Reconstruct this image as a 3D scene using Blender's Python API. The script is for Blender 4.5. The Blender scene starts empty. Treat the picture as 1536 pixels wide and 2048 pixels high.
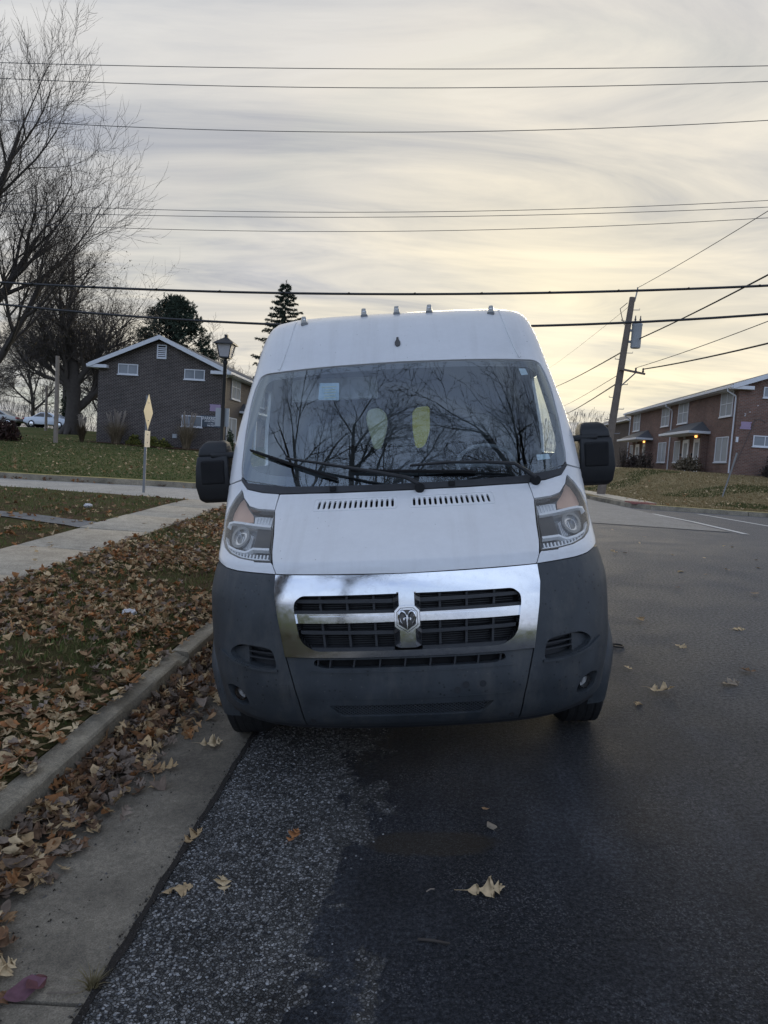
import bpy, bmesh, math, random
import numpy as np
from mathutils import Vector, Matrix, noise as mnoise
from mathutils.geometry import delaunay_2d_cdt

R = math.radians
sc = bpy.context.scene
COL = sc.collection

# ------------------------------------------------------------------ camera
CAM_H = 1.75
cam_data = bpy.data.cameras.new('camera')
cam_data.sensor_fit = 'VERTICAL'
cam_data.sensor_height = 36.0
cam_data.lens = 1420.0 / 2048.0 * 36.0
cam_data.clip_start = 0.05
cam_data.clip_end = 3000.0
cam = bpy.data.objects.new('camera', cam_data)
COL.objects.link(cam)
cam.matrix_world = (Matrix.Translation((0, 0, CAM_H)) @ Matrix.Rotation(R(4.0566), 4, 'Z')
                    @ Matrix.Rotation(R(90 - 4.2), 4, 'X') @ Matrix.Rotation(R(3.7), 4, 'Z'))
sc.camera = cam

# ------------------------------------------------------------------ light
SUN_DIR = Vector((0.134, 0.980, 0.165)).normalized()
SUN_EL = math.asin(SUN_DIR.z)
SUN_AZ = math.atan2(SUN_DIR.x, SUN_DIR.y)

sun_data = bpy.data.lights.new('sun', 'SUN')
sun_data.energy = 0.8
sun_data.angle = R(28)
sun_data.color = (1.0, 0.86, 0.62)
sun = bpy.data.objects.new('sun', sun_data)
COL.objects.link(sun)
sun.rotation_euler = (-SUN_DIR).to_track_quat('-Z', 'Y').to_euler()

world = bpy.data.worlds.new('World')
sc.world = world
world.use_nodes = True
wt = world.node_tree
wt.nodes.clear()


class NT:
    """small helper to write node trees"""
    def __init__(s, tree):
        s.t = tree

    def n(s, kind, **kw):
        nd = s.t.nodes.new(kind)
        for k, v in kw.items():
            if k.startswith('i_'):
                key = k[2:]
                key = int(key) if key.isdigit() else key.replace('_', ' ')
                nd.inputs[key].default_value = v
            else:
                setattr(nd, k, v)
        return nd

    def l(s, a, b):
        s.t.links.new(a, b)

    def math(s, op, a, b=None, c=None, clamp=False):
        nd = s.t.nodes.new('ShaderNodeMath')
        nd.operation = op
        nd.use_clamp = clamp
        for i, v in enumerate((a, b, c)):
            if v is None:
                continue
            if isinstance(v, (int, float)):
                nd.inputs[i].default_value = v
            else:
                s.l(v, nd.inputs[i])
        return nd.outputs[0]

    def mix(s, fac, a, b, blend='MIX'):
        nd = s.t.nodes.new('ShaderNodeMix')
        nd.data_type = 'RGBA'
        nd.blend_type = blend
        for i, v in ((0, fac), (6, a), (7, b)):
            if isinstance(v, (int, float)):
                nd.inputs[i].default_value = v
            elif isinstance(v, (tuple, list)):
                nd.inputs[i].default_value = (*v[:3], 1)
            else:
                s.l(v, nd.inputs[i])
        return nd.outputs[2]

    def ramp(s, fac, stops, interp='LINEAR'):
        nd = s.t.nodes.new('ShaderNodeValToRGB')
        cr = nd.color_ramp
        cr.interpolation = interp
        while len(cr.elements) < len(stops):
            cr.elements.new(0.5)
        for e, (p, c) in zip(cr.elements, stops):
            e.position = p
            e.color = (c, c, c, 1) if isinstance(c, (int, float)) else (*c[:3], 1)
        s.l(fac, nd.inputs[0])
        return nd.outputs[0]

    def noise(s, vec, scale, detail=4, rough=.55, dist=0.0):
        nd = s.n('ShaderNodeTexNoise')
        nd.inputs['Scale'].default_value = scale
        nd.inputs['Detail'].default_value = detail
        nd.inputs['Roughness'].default_value = rough
        nd.inputs['Distortion'].default_value = dist
        if vec is not None:
            s.l(vec, nd.inputs['Vector'])
        return nd.outputs['Fac']

    def mapping(s, vec, scale=(1, 1, 1), rot=(0, 0, 0), loc=(0, 0, 0)):
        nd = s.n('ShaderNodeMapping')
        nd.inputs['Scale'].default_value = scale
        nd.inputs['Rotation'].default_value = rot
        nd.inputs['Location'].default_value = loc
        s.l(vec, nd.inputs['Vector'])
        return nd.outputs[0]


def build_sky():
    w = NT(wt)
    tc = w.n('ShaderNodeTexCoord')
    d = tc.outputs['Generated']
    sep = w.n('ShaderNodeSeparateXYZ')
    w.l(d, sep.inputs[0])
    z = w.math('MAXIMUM', sep.outputs[2], 0.0)
    dot = w.n('ShaderNodeVectorMath', operation='DOT_PRODUCT')
    w.l(d, dot.inputs[0])
    dot.inputs[1].default_value = SUN_DIR
    ds = dot.outputs['Value']
    # clear sky seen between the clouds
    sky = w.n('ShaderNodeTexSky', sky_type='NISHITA', sun_disc=False)
    sky.sun_elevation = SUN_EL
    sky.sun_rotation = SUN_AZ
    sky.air_density = 1.0
    sky.dust_density = 2.0
    skyc = w.mix(1.0, sky.outputs[0], (0.085, 0.085, 0.085), 'MULTIPLY')
    skyc = w.mix(1.0, skyc, (.50, .52, .60), 'DARKEN')
    # thin cloud sheet : warm towards the sun, blue grey away from it
    side = w.math('MULTIPLY_ADD', ds, 0.5, 0.5)
    c_hi = w.ramp(side, [(0.0, (.47, .60, .88)), (.40, (.42, .52, .73)), (.58, (.375, .44, .58)), (.74, (.345, .375, .435)), (.95, (.36, .365, .38)), (1.0, (.41, .39, .35))])
    c_lo = w.ramp(side, [(0.0, (.46, .57, .80)), (.40, (.42, .49, .64)), (.60, (.385, .41, .475)), (.90, (.40, .39, .375)), (.965, (.465, .435, .37)), (.99, (.54, .49, .37)), (1.0, (.63, .56, .385))])
    el = w.ramp(z, [(0.0, 0.0), (.10, .05), (.30, .55), (.55, 1.0)], 'EASE')
    cloud = w.mix(el, c_lo, c_hi)
    # grey blue bank low over the horizon
    low = w.ramp(z, [(0.0, 1.0), (.045, .85), (.11, 0.0)], 'EASE')
    cloud = w.mix(w.math('MULTIPLY', low, .55), cloud, (.34, .355, .41))
    # streaks: direction projected on a cloud deck
    den = w.math('ADD', z, 0.13)
    px = w.math('DIVIDE', sep.outputs[0], den)
    py = w.math('DIVIDE', sep.outputs[1], den)
    cmb = w.n('ShaderNodeCombineXYZ')
    w.l(px, cmb.inputs[0])
    w.l(py, cmb.inputs[1])
    m1 = w.mapping(cmb.outputs[0], (.55, 1.6, 1), (0, 0, R(-36)))
    n1 = w.noise(m1, 1.5, 9, .60, 1.1)
    m2 = w.mapping(cmb.outputs[0], (.5, 1.0, 1), (0, 0, R(-20)), (3.1, 1.7, 0))
    n2 = w.noise(m2, .55, 4, .5, .5)
    st = w.math('ADD', w.math('MULTIPLY', n1, .6), w.math('MULTIPLY', n2, .5))
    k = w.ramp(st, [(.38, .60), (.46, .80), (.54, 1.0), (.66, 1.28)])
    cloud = w.mix(1.0, cloud, k, 'MULTIPLY')
    tint = w.ramp(st, [(.40, (.86, .92, 1.08)), (.52, (1.0, 1.0, 1.0)), (.64, (1.04, 1.0, .925))])
    cloud = w.mix(1.0, cloud, tint, 'MULTIPLY')
    # glow of the veiled sun
    gl = w.math('POWER', w.math('MAXIMUM', ds, 0.0), 260.0)
    cloud = w.mix(w.math('MULTIPLY', gl, .55), cloud, (.86, .75, .50))
    gap = w.ramp(n2, [(.30, .25), (.5, .10)])
    col = w.mix(gap, cloud, skyc)
    bg = w.n('ShaderNodeBackground')
    w.l(col, bg.inputs['Color'])
    bg.inputs['Strength'].default_value = 1.0
    out = w.n('ShaderNodeOutputWorld')
    w.l(bg.outputs[0], out.inputs['Surface'])


build_sky()

vs = sc.view_settings
vs.view_transform = 'Standard'
vs.look = 'None'
vs.exposure = 0.70
vs.gamma = 1.0
vs.use_curve_mapping = False
sc.render.engine = 'CYCLES'
sc.cycles.use_denoising = True
sc.cycles.max_bounces = 7
sc.cycles.transparent_max_bounces = 12
sc.cycles.caustics_reflective = False
sc.cycles.caustics_refractive = False

# ------------------------------------------------------------------ object helpers
MATS = {}


def tag(o, label=None, cat=None, group=None, kind=None):
    if label:
        o['label'] = label
    if cat:
        o['category'] = cat
    if group:
        o['group'] = group
    if kind:
        o['kind'] = kind
    return o


def empty(name, loc=(0, 0, 0), rz=0.0):
    o = bpy.data.objects.new(name, None)
    o.empty_display_size = .2
    o.location = loc
    o.rotation_euler = (0, 0, rz)
    COL.objects.link(o)
    return o


def link_mesh(name, me, mat=None, parent=None):
    o = bpy.data.objects.new(name, me)
    if mat is not None and not me.materials:
        me.materials.append(mat)
    COL.objects.link(o)
    o.parent = parent
    return o


def np_mesh(name, V, F, mat=None, parent=None, smooth=False, colors=None):
    """mesh from numpy arrays; F is (n,3) or (n,4); colors per face"""
    V = np.asarray(V, np.float32)
    F = np.asarray(F, np.int32)
    me = bpy.data.meshes.new(name)
    k = F.shape[1]
    me.vertices.add(len(V))
    me.vertices.foreach_set('co', V.ravel())
    me.loops.add(F.size)
    me.loops.foreach_set('vertex_index', F.ravel())
    me.polygons.add(len(F))
    me.polygons.foreach_set('loop_start', np.arange(0, F.size, k, dtype=np.int32))
    me.polygons.foreach_set('loop_total', np.full(len(F), k, np.int32))
    if smooth:
        me.polygons.foreach_set('use_smooth', np.ones(len(F), bool))
    if colors is not None:
        at = me.attributes.new('tint', 'FLOAT_COLOR', 'FACE')
        c = np.ones((len(F), 4), np.float32)
        c[:, :3] = colors
        at.data.foreach_set('color', c.ravel())
    me.update(calc_edges=True)
    return link_mesh(name, me, mat, parent)


class MB:
    """collects boxes, tubes, prisms; build() links them as one mesh object"""
    def __init__(s):
        s.v = []
        s.f = []

    def add(s, vs, fs):
        b = len(s.v)
        s.v += [tuple(v) for v in vs]
        s.f += [tuple(i + b for i in f) for f in fs]
        return s

    def box(s, x0, x1, y0, y1, z0, z1):
        vs = [(x, y, z) for z in (z0, z1) for y in (y0, y1) for x in (x0, x1)]
        return s.add(vs, [(0, 2, 3, 1), (4, 5, 7, 6), (0, 1, 5, 4), (2, 6, 7, 3), (0, 4, 6, 2), (1, 3, 7, 5)])

    def hexa(s, a, b):
        """prism between two quads (lists of 4 points)"""
        return s.add(list(a) + list(b), [(3, 2, 1, 0), (4, 5, 6, 7), (0, 1, 5, 4), (1, 2, 6, 5), (2, 3, 7, 6), (3, 0, 4, 7)])

    def prism(s, pts, d):
        """closed planar polygon pts extruded by vector d"""
        n = len(pts)
        d = Vector(d)
        a = [Vector(p) for p in pts]
        b = [p + d for p in a]
        return s.add(a + b, [tuple(range(n - 1, -1, -1)), tuple(range(n, 2 * n))] + [(i, (i + 1) % n, n + (i + 1) % n, n + i) for i in range(n)])

    def tube(s, pts, rad, n=8, caps=True, flat=1.0):
        pts = [Vector(p) for p in pts]
        if isinstance(rad, (int, float)):
            rad = [rad] * len(pts)
        t0 = (pts[1] - pts[0]).normalized()
        u = t0.orthogonal().normalized()
        base = len(s.v)
        for i, p in enumerate(pts):
            t = (pts[min(i + 1, len(pts) - 1)] - pts[max(i - 1, 0)]).normalized()
            u = (u - t * u.dot(t))
            u = u.normalized() if u.length > 1e-6 else t.orthogonal().normalized()
            w = t.cross(u)
            for k in range(n):
                a = 2 * math.pi * k / n
                s.v.append(tuple(p + (u * math.cos(a) + w * math.sin(a) * flat) * rad[i]))
        for i in range(len(pts) - 1):
            for k in range(n):
                a = base + i * n + k
                b = base + i * n + (k + 1) % n
                s.f.append((a, b, b + n, a + n))
        if caps:
            s.f.append(tuple(base + k for k in range(n - 1, -1, -1)))
            e = base + (len(pts) - 1) * n
            s.f.append(tuple(e + k for k in range(n)))
        return s

    def lathe(s, prof, n=24, axis='Z', c=(0, 0, 0)):
        """profile of (radius, height)"""
        base = len(s.v)
        for r, h in prof:
            for k in range(n):
                a = 2 * math.pi * k / n
                x, y = r * math.cos(a), r * math.sin(a)
                p = {'Z': (x, y, h), 'X': (h, x, y), 'Y': (x, h, y)}[axis]
                s.v.append((p[0] + c[0], p[1] + c[1], p[2] + c[2]))
        for i in range(len(prof) - 1):
            for k in range(n):
                a = base + i * n + k
                b = base + i * n + (k + 1) % n
                s.f.append((a, b, b + n, a + n))
        s.f.append(tuple(base + k for k in range(n - 1, -1, -1)))
        e = base + (len(prof) - 1) * n
        s.f.append(tuple(e + k for k in range(n)))
        return s

    def build(s, name, mat, parent=None, smooth=None, bevel=0.0, seg=2):
        me = bpy.data.meshes.new(name)
        me.from_pydata(s.v, [], s.f)
        bm = bmesh.new()
        bm.from_mesh(me)
        bmesh.ops.recalc_face_normals(bm, faces=bm.faces)
        if bevel:
            es = [e for e in bm.edges if len(e.link_faces) == 2 and e.calc_face_angle(0) > R(30)]
            bmesh.ops.bevel(bm, geom=es, offset=bevel, segments=seg, affect='EDGES', profile=.5, clamp_overlap=True)
        bm.to_mesh(me)
        bm.free()
        if smooth is not None:
            me.polygons.foreach_set('use_smooth', [True] * len(me.polygons))
            me.set_sharp_from_angle(angle=R(smooth))
        me.update()
        return link_mesh(name, me, mat, parent)


def copy_tree(o, parent=None):
    c = o.copy()
    COL.objects.link(c)
    c.parent = parent
    for ch in [x for x in o.children]:
        copy_tree(ch, c)
    return c


# ------------------------------------------------------------------ materials
def new_mat(name):
    m = bpy.data.materials.new(name)
    m.use_nodes = True
    t = m.node_tree
    t.nodes.clear()
    w = NT(t)
    out = w.n('ShaderNodeOutputMaterial')
    p = w.n('ShaderNodeBsdfPrincipled')
    w.l(p.outputs[0], out.inputs[0])
    MATS[name] = m
    return m, w, p, out


def plain(name, col, rough=.6, metal=0.0, var=.12, scale=6.0, bump=0.0, bscale=40.0, coat=0.0, spec=.5):
    m, w, p, out = new_mat(name)
    tc = w.n('ShaderNodeTexCoord')
    v = tc.outputs['Object']
    nz = w.noise(v, scale, 5, .6)
    lo = tuple(c * (1 - var) for c in col)
    hi = tuple(min(1, c * (1 + var)) for c in col)
    w.l(w.mix(nz, lo, hi), p.inputs['Base Color'])
    r = w.math('MULTIPLY_ADD', w.noise(v, scale * 2.3, 3), .2, rough - .1)
    w.l(r, p.inputs['Roughness'])
    p.inputs['Metallic'].default_value = metal
    p.inputs['Coat Weight'].default_value = coat
    p.inputs['Coat Roughness'].default_value = .05
    p.inputs['Specular IOR Level'].default_value = spec
    if bump:
        b = w.n('ShaderNodeBump')
        b.inputs['Strength'].default_value = bump
        b.inputs['Distance'].default_value = .01
        w.l(w.noise(v, bscale, 6, .65), b.inputs['Height'])
        w.l(b.outputs[0], p.inputs['Normal'])
    return m


def glass_mat(name, ior=1.5, tint=(.8, .87, .9), rough=0.0, spec=1.0):
    """thin pane: see-through, with mirror reflection by Fresnel"""
    m = bpy.data.materials.new(name)
    m.use_nodes = True
    t = m.node_tree
    t.nodes.clear()
    w = NT(t)
    out = w.n('ShaderNodeOutputMaterial')
    tr = w.n('ShaderNodeBsdfTransparent')
    tr.inputs[0].default_value = (*tint, 1)
    gl = w.n('ShaderNodeBsdfGlossy')
    gl.inputs['Roughness'].default_value = rough
    gl.inputs['Color'].default_value = (*spec, 1) if isinstance(spec, tuple) else (spec, spec, spec, 1)
    fr = w.n('ShaderNodeFresnel')
    # a thin pane reflects alike from both sides
    ge = w.n('ShaderNodeNewGeometry')
    w.l(w.math('MULTIPLY_ADD', ge.outputs['Backfacing'], 1.0 / ior - ior, ior), fr.inputs[0])
    mx = w.n('ShaderNodeMixShader')
    w.l(fr.outputs[0], mx.inputs[0])
    w.l(tr.outputs[0], mx.inputs[1])
    w.l(gl.outputs[0], mx.inputs[2])
    w.l(mx.outputs[0], out.inputs[0])
    MATS[name] = m
    return m


def brick_mat(name, c1, c2, mortar, hs=.0813 * 2.5, flip=False):
    m, w, p, out = new_mat(name)
    g = w.n('ShaderNodeNewGeometry')
    sp = w.n('ShaderNodeSeparateXYZ')
    w.l(g.outputs['Position'], sp.inputs[0])
    cb = w.n('ShaderNodeCombineXYZ')
    w.l(w.math('ADD', sp.outputs[0], sp.outputs[1]), cb.inputs[0])
    w.l(sp.outputs[2], cb.inputs[1])
    br = w.n('ShaderNodeTexBrick')
    w.l(cb.outputs[0], br.inputs['Vector'])
    br.inputs['Scale'].default_value = 1.0
    br.inputs['Brick Width'].default_value = .235
    br.inputs['Row Height'].default_value = .0875
    br.inputs['Mortar Size'].default_value = .013
    br.inputs['Mortar Smooth'].default_value = .15
    br.inputs['Bias'].default_value = -.1
    br.inputs['Color1'].default_value = (*c1, 1)
    br.inputs['Color2'].default_value = (*c2, 1)
    br.inputs['Mortar'].default_value = (*mortar, 1)
    nz = w.noise(cb.outputs[0], .5, 6, .65)
    wear = w.ramp(nz, [(.3, .75), (.7, 1.2)])
    big = w.noise(cb.outputs[0], 2.7, 3, .5)
    wear2 = w.ramp(big, [(.3, .85), (.7, 1.12)])
    c = w.mix(1.0, br.outputs['Color'], wear, 'MULTIPLY')
    c = w.mix(1.0, c, wear2, 'MULTIPLY')
    w.l(c, p.inputs['Base Color'])
    p.inputs['Roughness'].default_value = .85
    b = w.n('ShaderNodeBump')
    b.inputs['Strength'].default_value = .8
    b.inputs['Distance'].default_value = .012
    inv = w.math('SUBTRACT', 1.0, br.outputs['Fac'])
    w.l(w.math('ADD', inv, w.math('MULTIPLY', w.noise(g.outputs['Position'], 60, 3), .3)), b.inputs['Height'])
    w.l(b.outputs[0], p.inputs['Normal'])
    return m


def attr_mat(name, rough=.8, trans=0.0, mul=1.0, var=.35, scale=30.0, attr='tint'):
    m, w, p, out = new_mat(name)
    a = w.n('ShaderNodeAttribute', attribute_name=attr)
    g = w.n('ShaderNodeNewGeometry')
    nz = w.noise(g.outputs['Position'], scale, 4, .6)
    k = w.ramp(nz, [(.25, 1 - var), (.75, 1 + var)])
    c = w.mix(1.0, a.outputs['Color'], k, 'MULTIPLY')
    w.l(c, p.inputs['Base Color'])
    p.inputs['Roughness'].default_value = rough
    p.inputs['Specular IOR Level'].default_value = .25
    if trans:
        tl = w.n('ShaderNodeBsdfTranslucent')
        w.l(c, tl.inputs[0])
        mx = w.n('ShaderNodeMixShader')
        mx.inputs[0].default_value = trans
        w.l(p.outputs[0], mx.inputs[1])
        w.l(tl.outputs[0], mx.inputs[2])
        w.l(mx.outputs[0], out.inputs[0])
    return m


def concrete_mat(name, col, dark=(.10, .095, .085), stain=.5, fine=180.0):
    m, w, p, out = new_mat(name)
    g = w.n('ShaderNodeNewGeometry')
    P = g.outputs['Position']
    n1 = w.noise(P, 1.3, 7, .62)
    n2 = w.noise(P, fine, 3, .7)
    n3 = w.noise(P, 6.0, 5, .6)
    c = w.mix(w.ramp(n1, [(.35, stain), (.62, 0.0)]), col, dark)
    c = w.mix(1.0, c, w.ramp(n2, [(.25, .5), (.5, 1.0), (.75, 1.5)]), 'MULTIPLY')
    c = w.mix(1.0, c, w.ramp(w.noise(P, 38.0, 5, .75), [(.3, .7), (.5, 1.0), (.7, 1.3)]), 'MULTIPLY')
    c = w.mix(1.0, c, w.ramp(n3, [(.3, .82), (.7, 1.15)]), 'MULTIPLY')
    w.l(c, p.inputs['Base Color'])
    p.inputs['Roughness'].default_value = .88
    b = w.n('ShaderNodeBump')
    b.inputs['Strength'].default_value = .55
    b.inputs['Distance'].default_value = .006
    w.l(w.math('ADD', n2, w.math('MULTIPLY', n3, .6)), b.inputs['Height'])
    w.l(b.outputs[0], p.inputs['Normal'])
    return m


def asphalt_mat():
    """sealed dark asphalt; along the gutter the seal is worn off the pale aggregate"""
    m, w, p, out = new_mat('asphalt')
    g = w.n('ShaderNodeNewGeometry')
    P = g.outputs['Position']
    sp = w.n('ShaderNodeSeparateXYZ')
    w.l(P, sp.inputs[0])
    X, Y = sp.outputs[0], sp.outputs[1]
    flat = w.mapping(P, (1, 1, 0))
    # stones
    vo = w.n('ShaderNodeTexVoronoi', feature='F1')
    vo.inputs['Scale'].default_value = 82.0
    vo.inputs['Randomness'].default_value = 1.0
    w.l(flat, vo.inputs['Vector'])
    vd = w.n('ShaderNodeTexVoronoi', feature='DISTANCE_TO_EDGE')
    vd.inputs['Scale'].default_value = 82.0
    w.l(flat, vd.inputs['Vector'])
    vs_ = w.n('ShaderNodeTexVoronoi', feature='F1')
    vs_.inputs['Scale'].default_value = 190.0
    w.l(flat, vs_.inputs['Vector'])
    rnd = w.n('ShaderNodeSeparateColor')
    w.l(vo.outputs['Color'], rnd.inputs[0])
    stone = w.ramp(rnd.outputs[0], [(0.0, (.08, .078, .074)), (.40, (.13, .128, .122)), (.65, (.20, .196, .188)), (.88, (.32, .31, .30)), (1.0, (.46, .45, .44))])
    joint = w.ramp(vd.outputs['Distance'], [(.02, 0.0), (.12, 1.0)])
    agg = w.mix(joint, (.062, .058, .053), stone)
    agg = w.mix(1.0, agg, w.ramp(w.noise(flat, 3.5, 5, .6), [(.3, .55), (.65, 1.15)]), 'MULTIPLY')
    # sealed surface
    fine = w.noise(flat, 240.0, 3, .7)
    med = w.noise(flat, 1.6, 6, .6)
    seal = w.mix(w.ramp(med, [(.3, 0.0), (.75, 1.0)]), (.018, .020, .024), (.037, .039, .044))
    seal = w.mix(1.0, seal, w.ramp(w.noise(flat, 55.0, 6, .85), [(.34, .30), (.5, 1.0), (.63, 2.3)]), 'MULTIPLY')
    seal = w.mix(1.0, seal, w.ramp(w.noise(w.mapping(flat, (1.6, .5, 1), (0, 0, R(-18))), 1.4, 6, .65), [(.35, .75), (.52, 1.0), (.66, 1.55)]), 'MULTIPLY')
    spk = w.n('ShaderNodeSeparateColor')
    w.l(vs_.outputs['Color'], spk.inputs[0])
    speck = w.math('MULTIPLY', w.ramp(spk.outputs[1], [(.80, 0.0), (.93, 1.0)]), w.ramp(w.noise(flat, 2.2, 4, .6), [(.40, 0.02), (.70, .65)]))
    seal = w.mix(speck, seal, (.17, .17, .18))
    # road turns greyer and paler farther off and to the right
    far = w.ramp(w.math('ADD', w.math('ADD', w.math('MULTIPLY', Y, .09), w.math('MULTIPLY', X, .10)), w.math('MULTIPLY', w.noise(flat, .7, 5, .6), .4)), [(.48, 0.0), (1.0, 1.0)])
    far_grey = w.mix(w.ramp(w.noise(flat, 42.0, 6, .85), [(.36, 0.0), (.64, 1.0)]), (.030, .031, .033), (.23, .23, .235))
    seal = w.mix(w.math('MULTIPLY', far, .85), seal, far_grey)
    # worn border
    edge = w.math('ADD', X, w.math('MULTIPLY', w.math('SUBTRACT', w.noise(flat, 2.6, 7, .68, .4), .5), 1.25))
    msk = w.ramp(w.math('ADD', edge, 1.0), [(.70, 1.0), (.745, 0.0)])
    msk2 = w.math('MULTIPLY', msk, w.ramp(w.noise(flat, 45.0, 4, .7), [(.36, .0), (.46, 1.0)]))
    # small patch of grit on the sealed lane
    c = w.mix(msk2, seal, agg)
    # damp brown oil patch
    dx = w.math('MULTIPLY', w.math('SUBTRACT', X, .10), 2.6)
    dy = w.math('MULTIPLY', w.math('SUBTRACT', Y, 2.92), 7.5)
    rr = w.math('ADD', w.math('MULTIPLY', dx, dx), w.math('MULTIPLY', dy, dy))
    oil = w.ramp(w.math('ADD', rr, w.math('MULTIPLY', w.noise(flat, 6, 4), .8)), [(.75, .55), (1.2, 0.0)])
    c = w.mix(oil, c, w.mix(fine, (.018, .015, .011), (.07, .055, .035)))
    w.l(c, p.inputs['Base Color'])
    rg = w.mix(msk2, w.ramp(med, [(.3, .62), (.7, .80)]), (.9, .9, .9))
    w.l(rg, p.inputs['Roughness'])
    p.inputs['Specular IOR Level'].default_value = .07
    b = w.n('ShaderNodeBump')
    b.inputs['Strength'].default_value = 1.0
    b.inputs['Distance'].default_value = .006
    h = w.math('ADD', w.math('MULTIPLY', fine, .55), w.math('MULTIPLY', w.math('MULTIPLY', joint, msk2), .9))
    w.l(w.math('ADD', h, w.math('MULTIPLY', vs_.outputs['Distance'], .5)), b.inputs['Height'])
    w.l(b.outputs[0], p.inputs['Normal'])
    return m


def soil_mat(name, cols, scale=3.0, fine=70.0):
    m, w, p, out = new_mat(name)
    g = w.n('ShaderNodeNewGeometry')
    P = g.outputs['Position']
    n1 = w.noise(P, scale, 7, .65)
    n2 = w.noise(P, fine, 4, .7)
    n3 = w.noise(P, scale * .22, 4, .6)
    k = w.math('ADD', w.math('MULTIPLY', n1, .55), w.math('MULTIPLY', n3, .5))
    c = w.ramp(k, [(.38 + .3 * i / (len(cols) - 1), q) for i, q in enumerate(cols)])
    c = w.mix(1.0, c, w.ramp(n2, [(.25, .45), (.5, 1.0), (.78, 1.6)]), 'MULTIPLY')
    w.l(c, p.inputs['Base Color'])
    p.inputs['Roughness'].default_value = .95
    p.inputs['Specular IOR Level'].default_value = .1
    b = w.n('ShaderNodeBump')
    b.inputs['Strength'].default_value = 1.0
    b.inputs['Distance'].default_value = .03
    w.l(w.math('ADD', n2, n1), b.inputs['Height'])
    w.l(b.outputs[0], p.inputs['Normal'])
    return m


asphalt_mat()
concrete_mat('gutter_concrete', (.215, .185, .14), (.08, .068, .052), .9)
concrete_mat('curb_concrete', (.33, .285, .21), (.085, .075, .056), .8)
concrete_mat('sidewalk_concrete', (.43, .375, .29), (.24, .205, .155), .5)
concrete_mat('street_concrete', (.40, .365, .31), (.25, .23, .195), .5, 60.0)
concrete_mat('street_grey', (.20, .195, .185), (.13, .125, .12), .5, 40.0)
concrete_mat('path_grit', (.19, .185, .18), (.09, .09, .085), .6, 60.0)
soil_mat('verge_soil', [(.055, .038, .021), (.095, .065, .032), (.075, .078, .026), (.11, .08, .042)])
soil_mat('lawn_left', [(.065, .076, .024), (.09, .10, .032), (.12, .115, .042), (.155, .13, .06)], 1.2)
soil_mat('lawn_right', [(.12, .108, .042), (.20, .16, .078), (.25, .195, .10), (.29, .225, .12)], .8)
soil_mat('mulch', [(.05, .028, .018), (.085, .045, .028), (.06, .035, .022)], 4.0)
brick_mat('brick_dark', (.030, .022, .021), (.052, .036, .032), (.22, .195, .175))
brick_mat('brick_red', (.14, .066, .047), (.21, .098, .068), (.20, .175, .15))
brick_mat('brick_brown', (.062, .045, .038), (.098, .066, .052), (.10, .085, .075))
plain('white_trim', (.62, .63, .65), .5, var=.08, scale=3)
plain('white_paint_door', (.70, .70, .70), .45, var=.05)
plain('shingle', (.075, .078, .085), .9, var=.35, scale=9, bump=.8, bscale=25)
plain('siding', (.105, .082, .066), .7, var=.12)
plain('window_glass', (.16, .18, .20), .12, var=.25, scale=1.2, spec=.8)
plain('curtain', (.33, .33, .32), .8, var=.15, scale=2.5)
plain('galvanised', (.22, .225, .23), .45, .7, var=.2, scale=9)
plain('black_metal', (.012, .012, .013), .45, var=.2)
plain('wood_pole', (.155, .125, .10), .9, var=.35, scale=5, bump=.8, bscale=18)
plain('wood_pale', (.26, .215, .175), .9, var=.25, scale=5, bump=.5, bscale=18)
plain('wire_black', (.02, .02, .022), .6)
plain('wire_grey', (.055, .055, .06), .5)
plain('transformer_grey', (.36, .38, .39), .5, var=.1)
plain('bark', (.060, .050, .042), .95, var=.4, scale=4, bump=1.0, bscale=14)
plain('bark_dark', (.036, .031, .027), .95, var=.3, scale=4, bump=.8, bscale=14)
plain('twig_mid', (.075, .062, .052), .95, var=.3, scale=2)  # lighter copy of the twig colour, distance haze mixed in
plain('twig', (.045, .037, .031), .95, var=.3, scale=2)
plain('twig_far', (.080, .069, .060), .95, var=.3, scale=1)  # palest twig copy, haze of the far trees painted into it
plain('road_paint', (.50, .50, .48), .8, var=.25, scale=9)
plain('yellow_paint', (.42, .33, .12), .85, var=.35, scale=3)
plain('red_tile', (.26, .10, .085), .85, var=.2, scale=6)
plain('purple_paint', (.33, .25, .36), .85, var=.2, scale=3)
plain('rubber', (.016, .016, .017), .75, var=.2, bump=.3)
plain('sign_back', (.66, .53, .30), .55, var=.1)
plain('sign_plate', (.55, .49, .38), .5, var=.1)
plain('sign_board', (.055, .07, .09), .5)
plain('lamp_glass', (.42, .41, .42), .3, var=.1)
plain('paper_white', (.62, .62, .62), .8)
plain('litter_white', (.60, .58, .58), .8)
attr_mat('leaf_litter', .8, .12)
attr_mat('grass_blades', .75, .25, var=.25, scale=5)
attr_mat('needles', .8, .1, var=.3, scale=2)

# ================================================================== terrain heights
G = 0.045


def sstep(a, b, x):
    t = min(max((x - a) / (b - a), 0.0), 1.0)
    return t * t * (3 - 2 * t)


def zs(y):
    """street grade: climbs 4.5 % to the crossing, then levels out"""
    if y <= 12.5:
        return G * y
    d = min(y - 12.5, 3.9)
    return G * 12.5 + G * (d - d * d / 7.8)


def zroad(x, y):
    """road surface: falls towards the gutter, crown flattens into the crossing"""
    if x <= 1.1:
        c = .105 * x
    else:
        d = min(x - 1.1, 3.9)
        c = .1155 + .105 * (d - d * d / 7.8)
    return zs(y) + c * (1 - sstep(9, 15, y))


GUT_IN, CURB_X, CURB_B = -0.975, -1.745, -1.885
SW_R, SW_L = -4.03, -5.07


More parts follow.
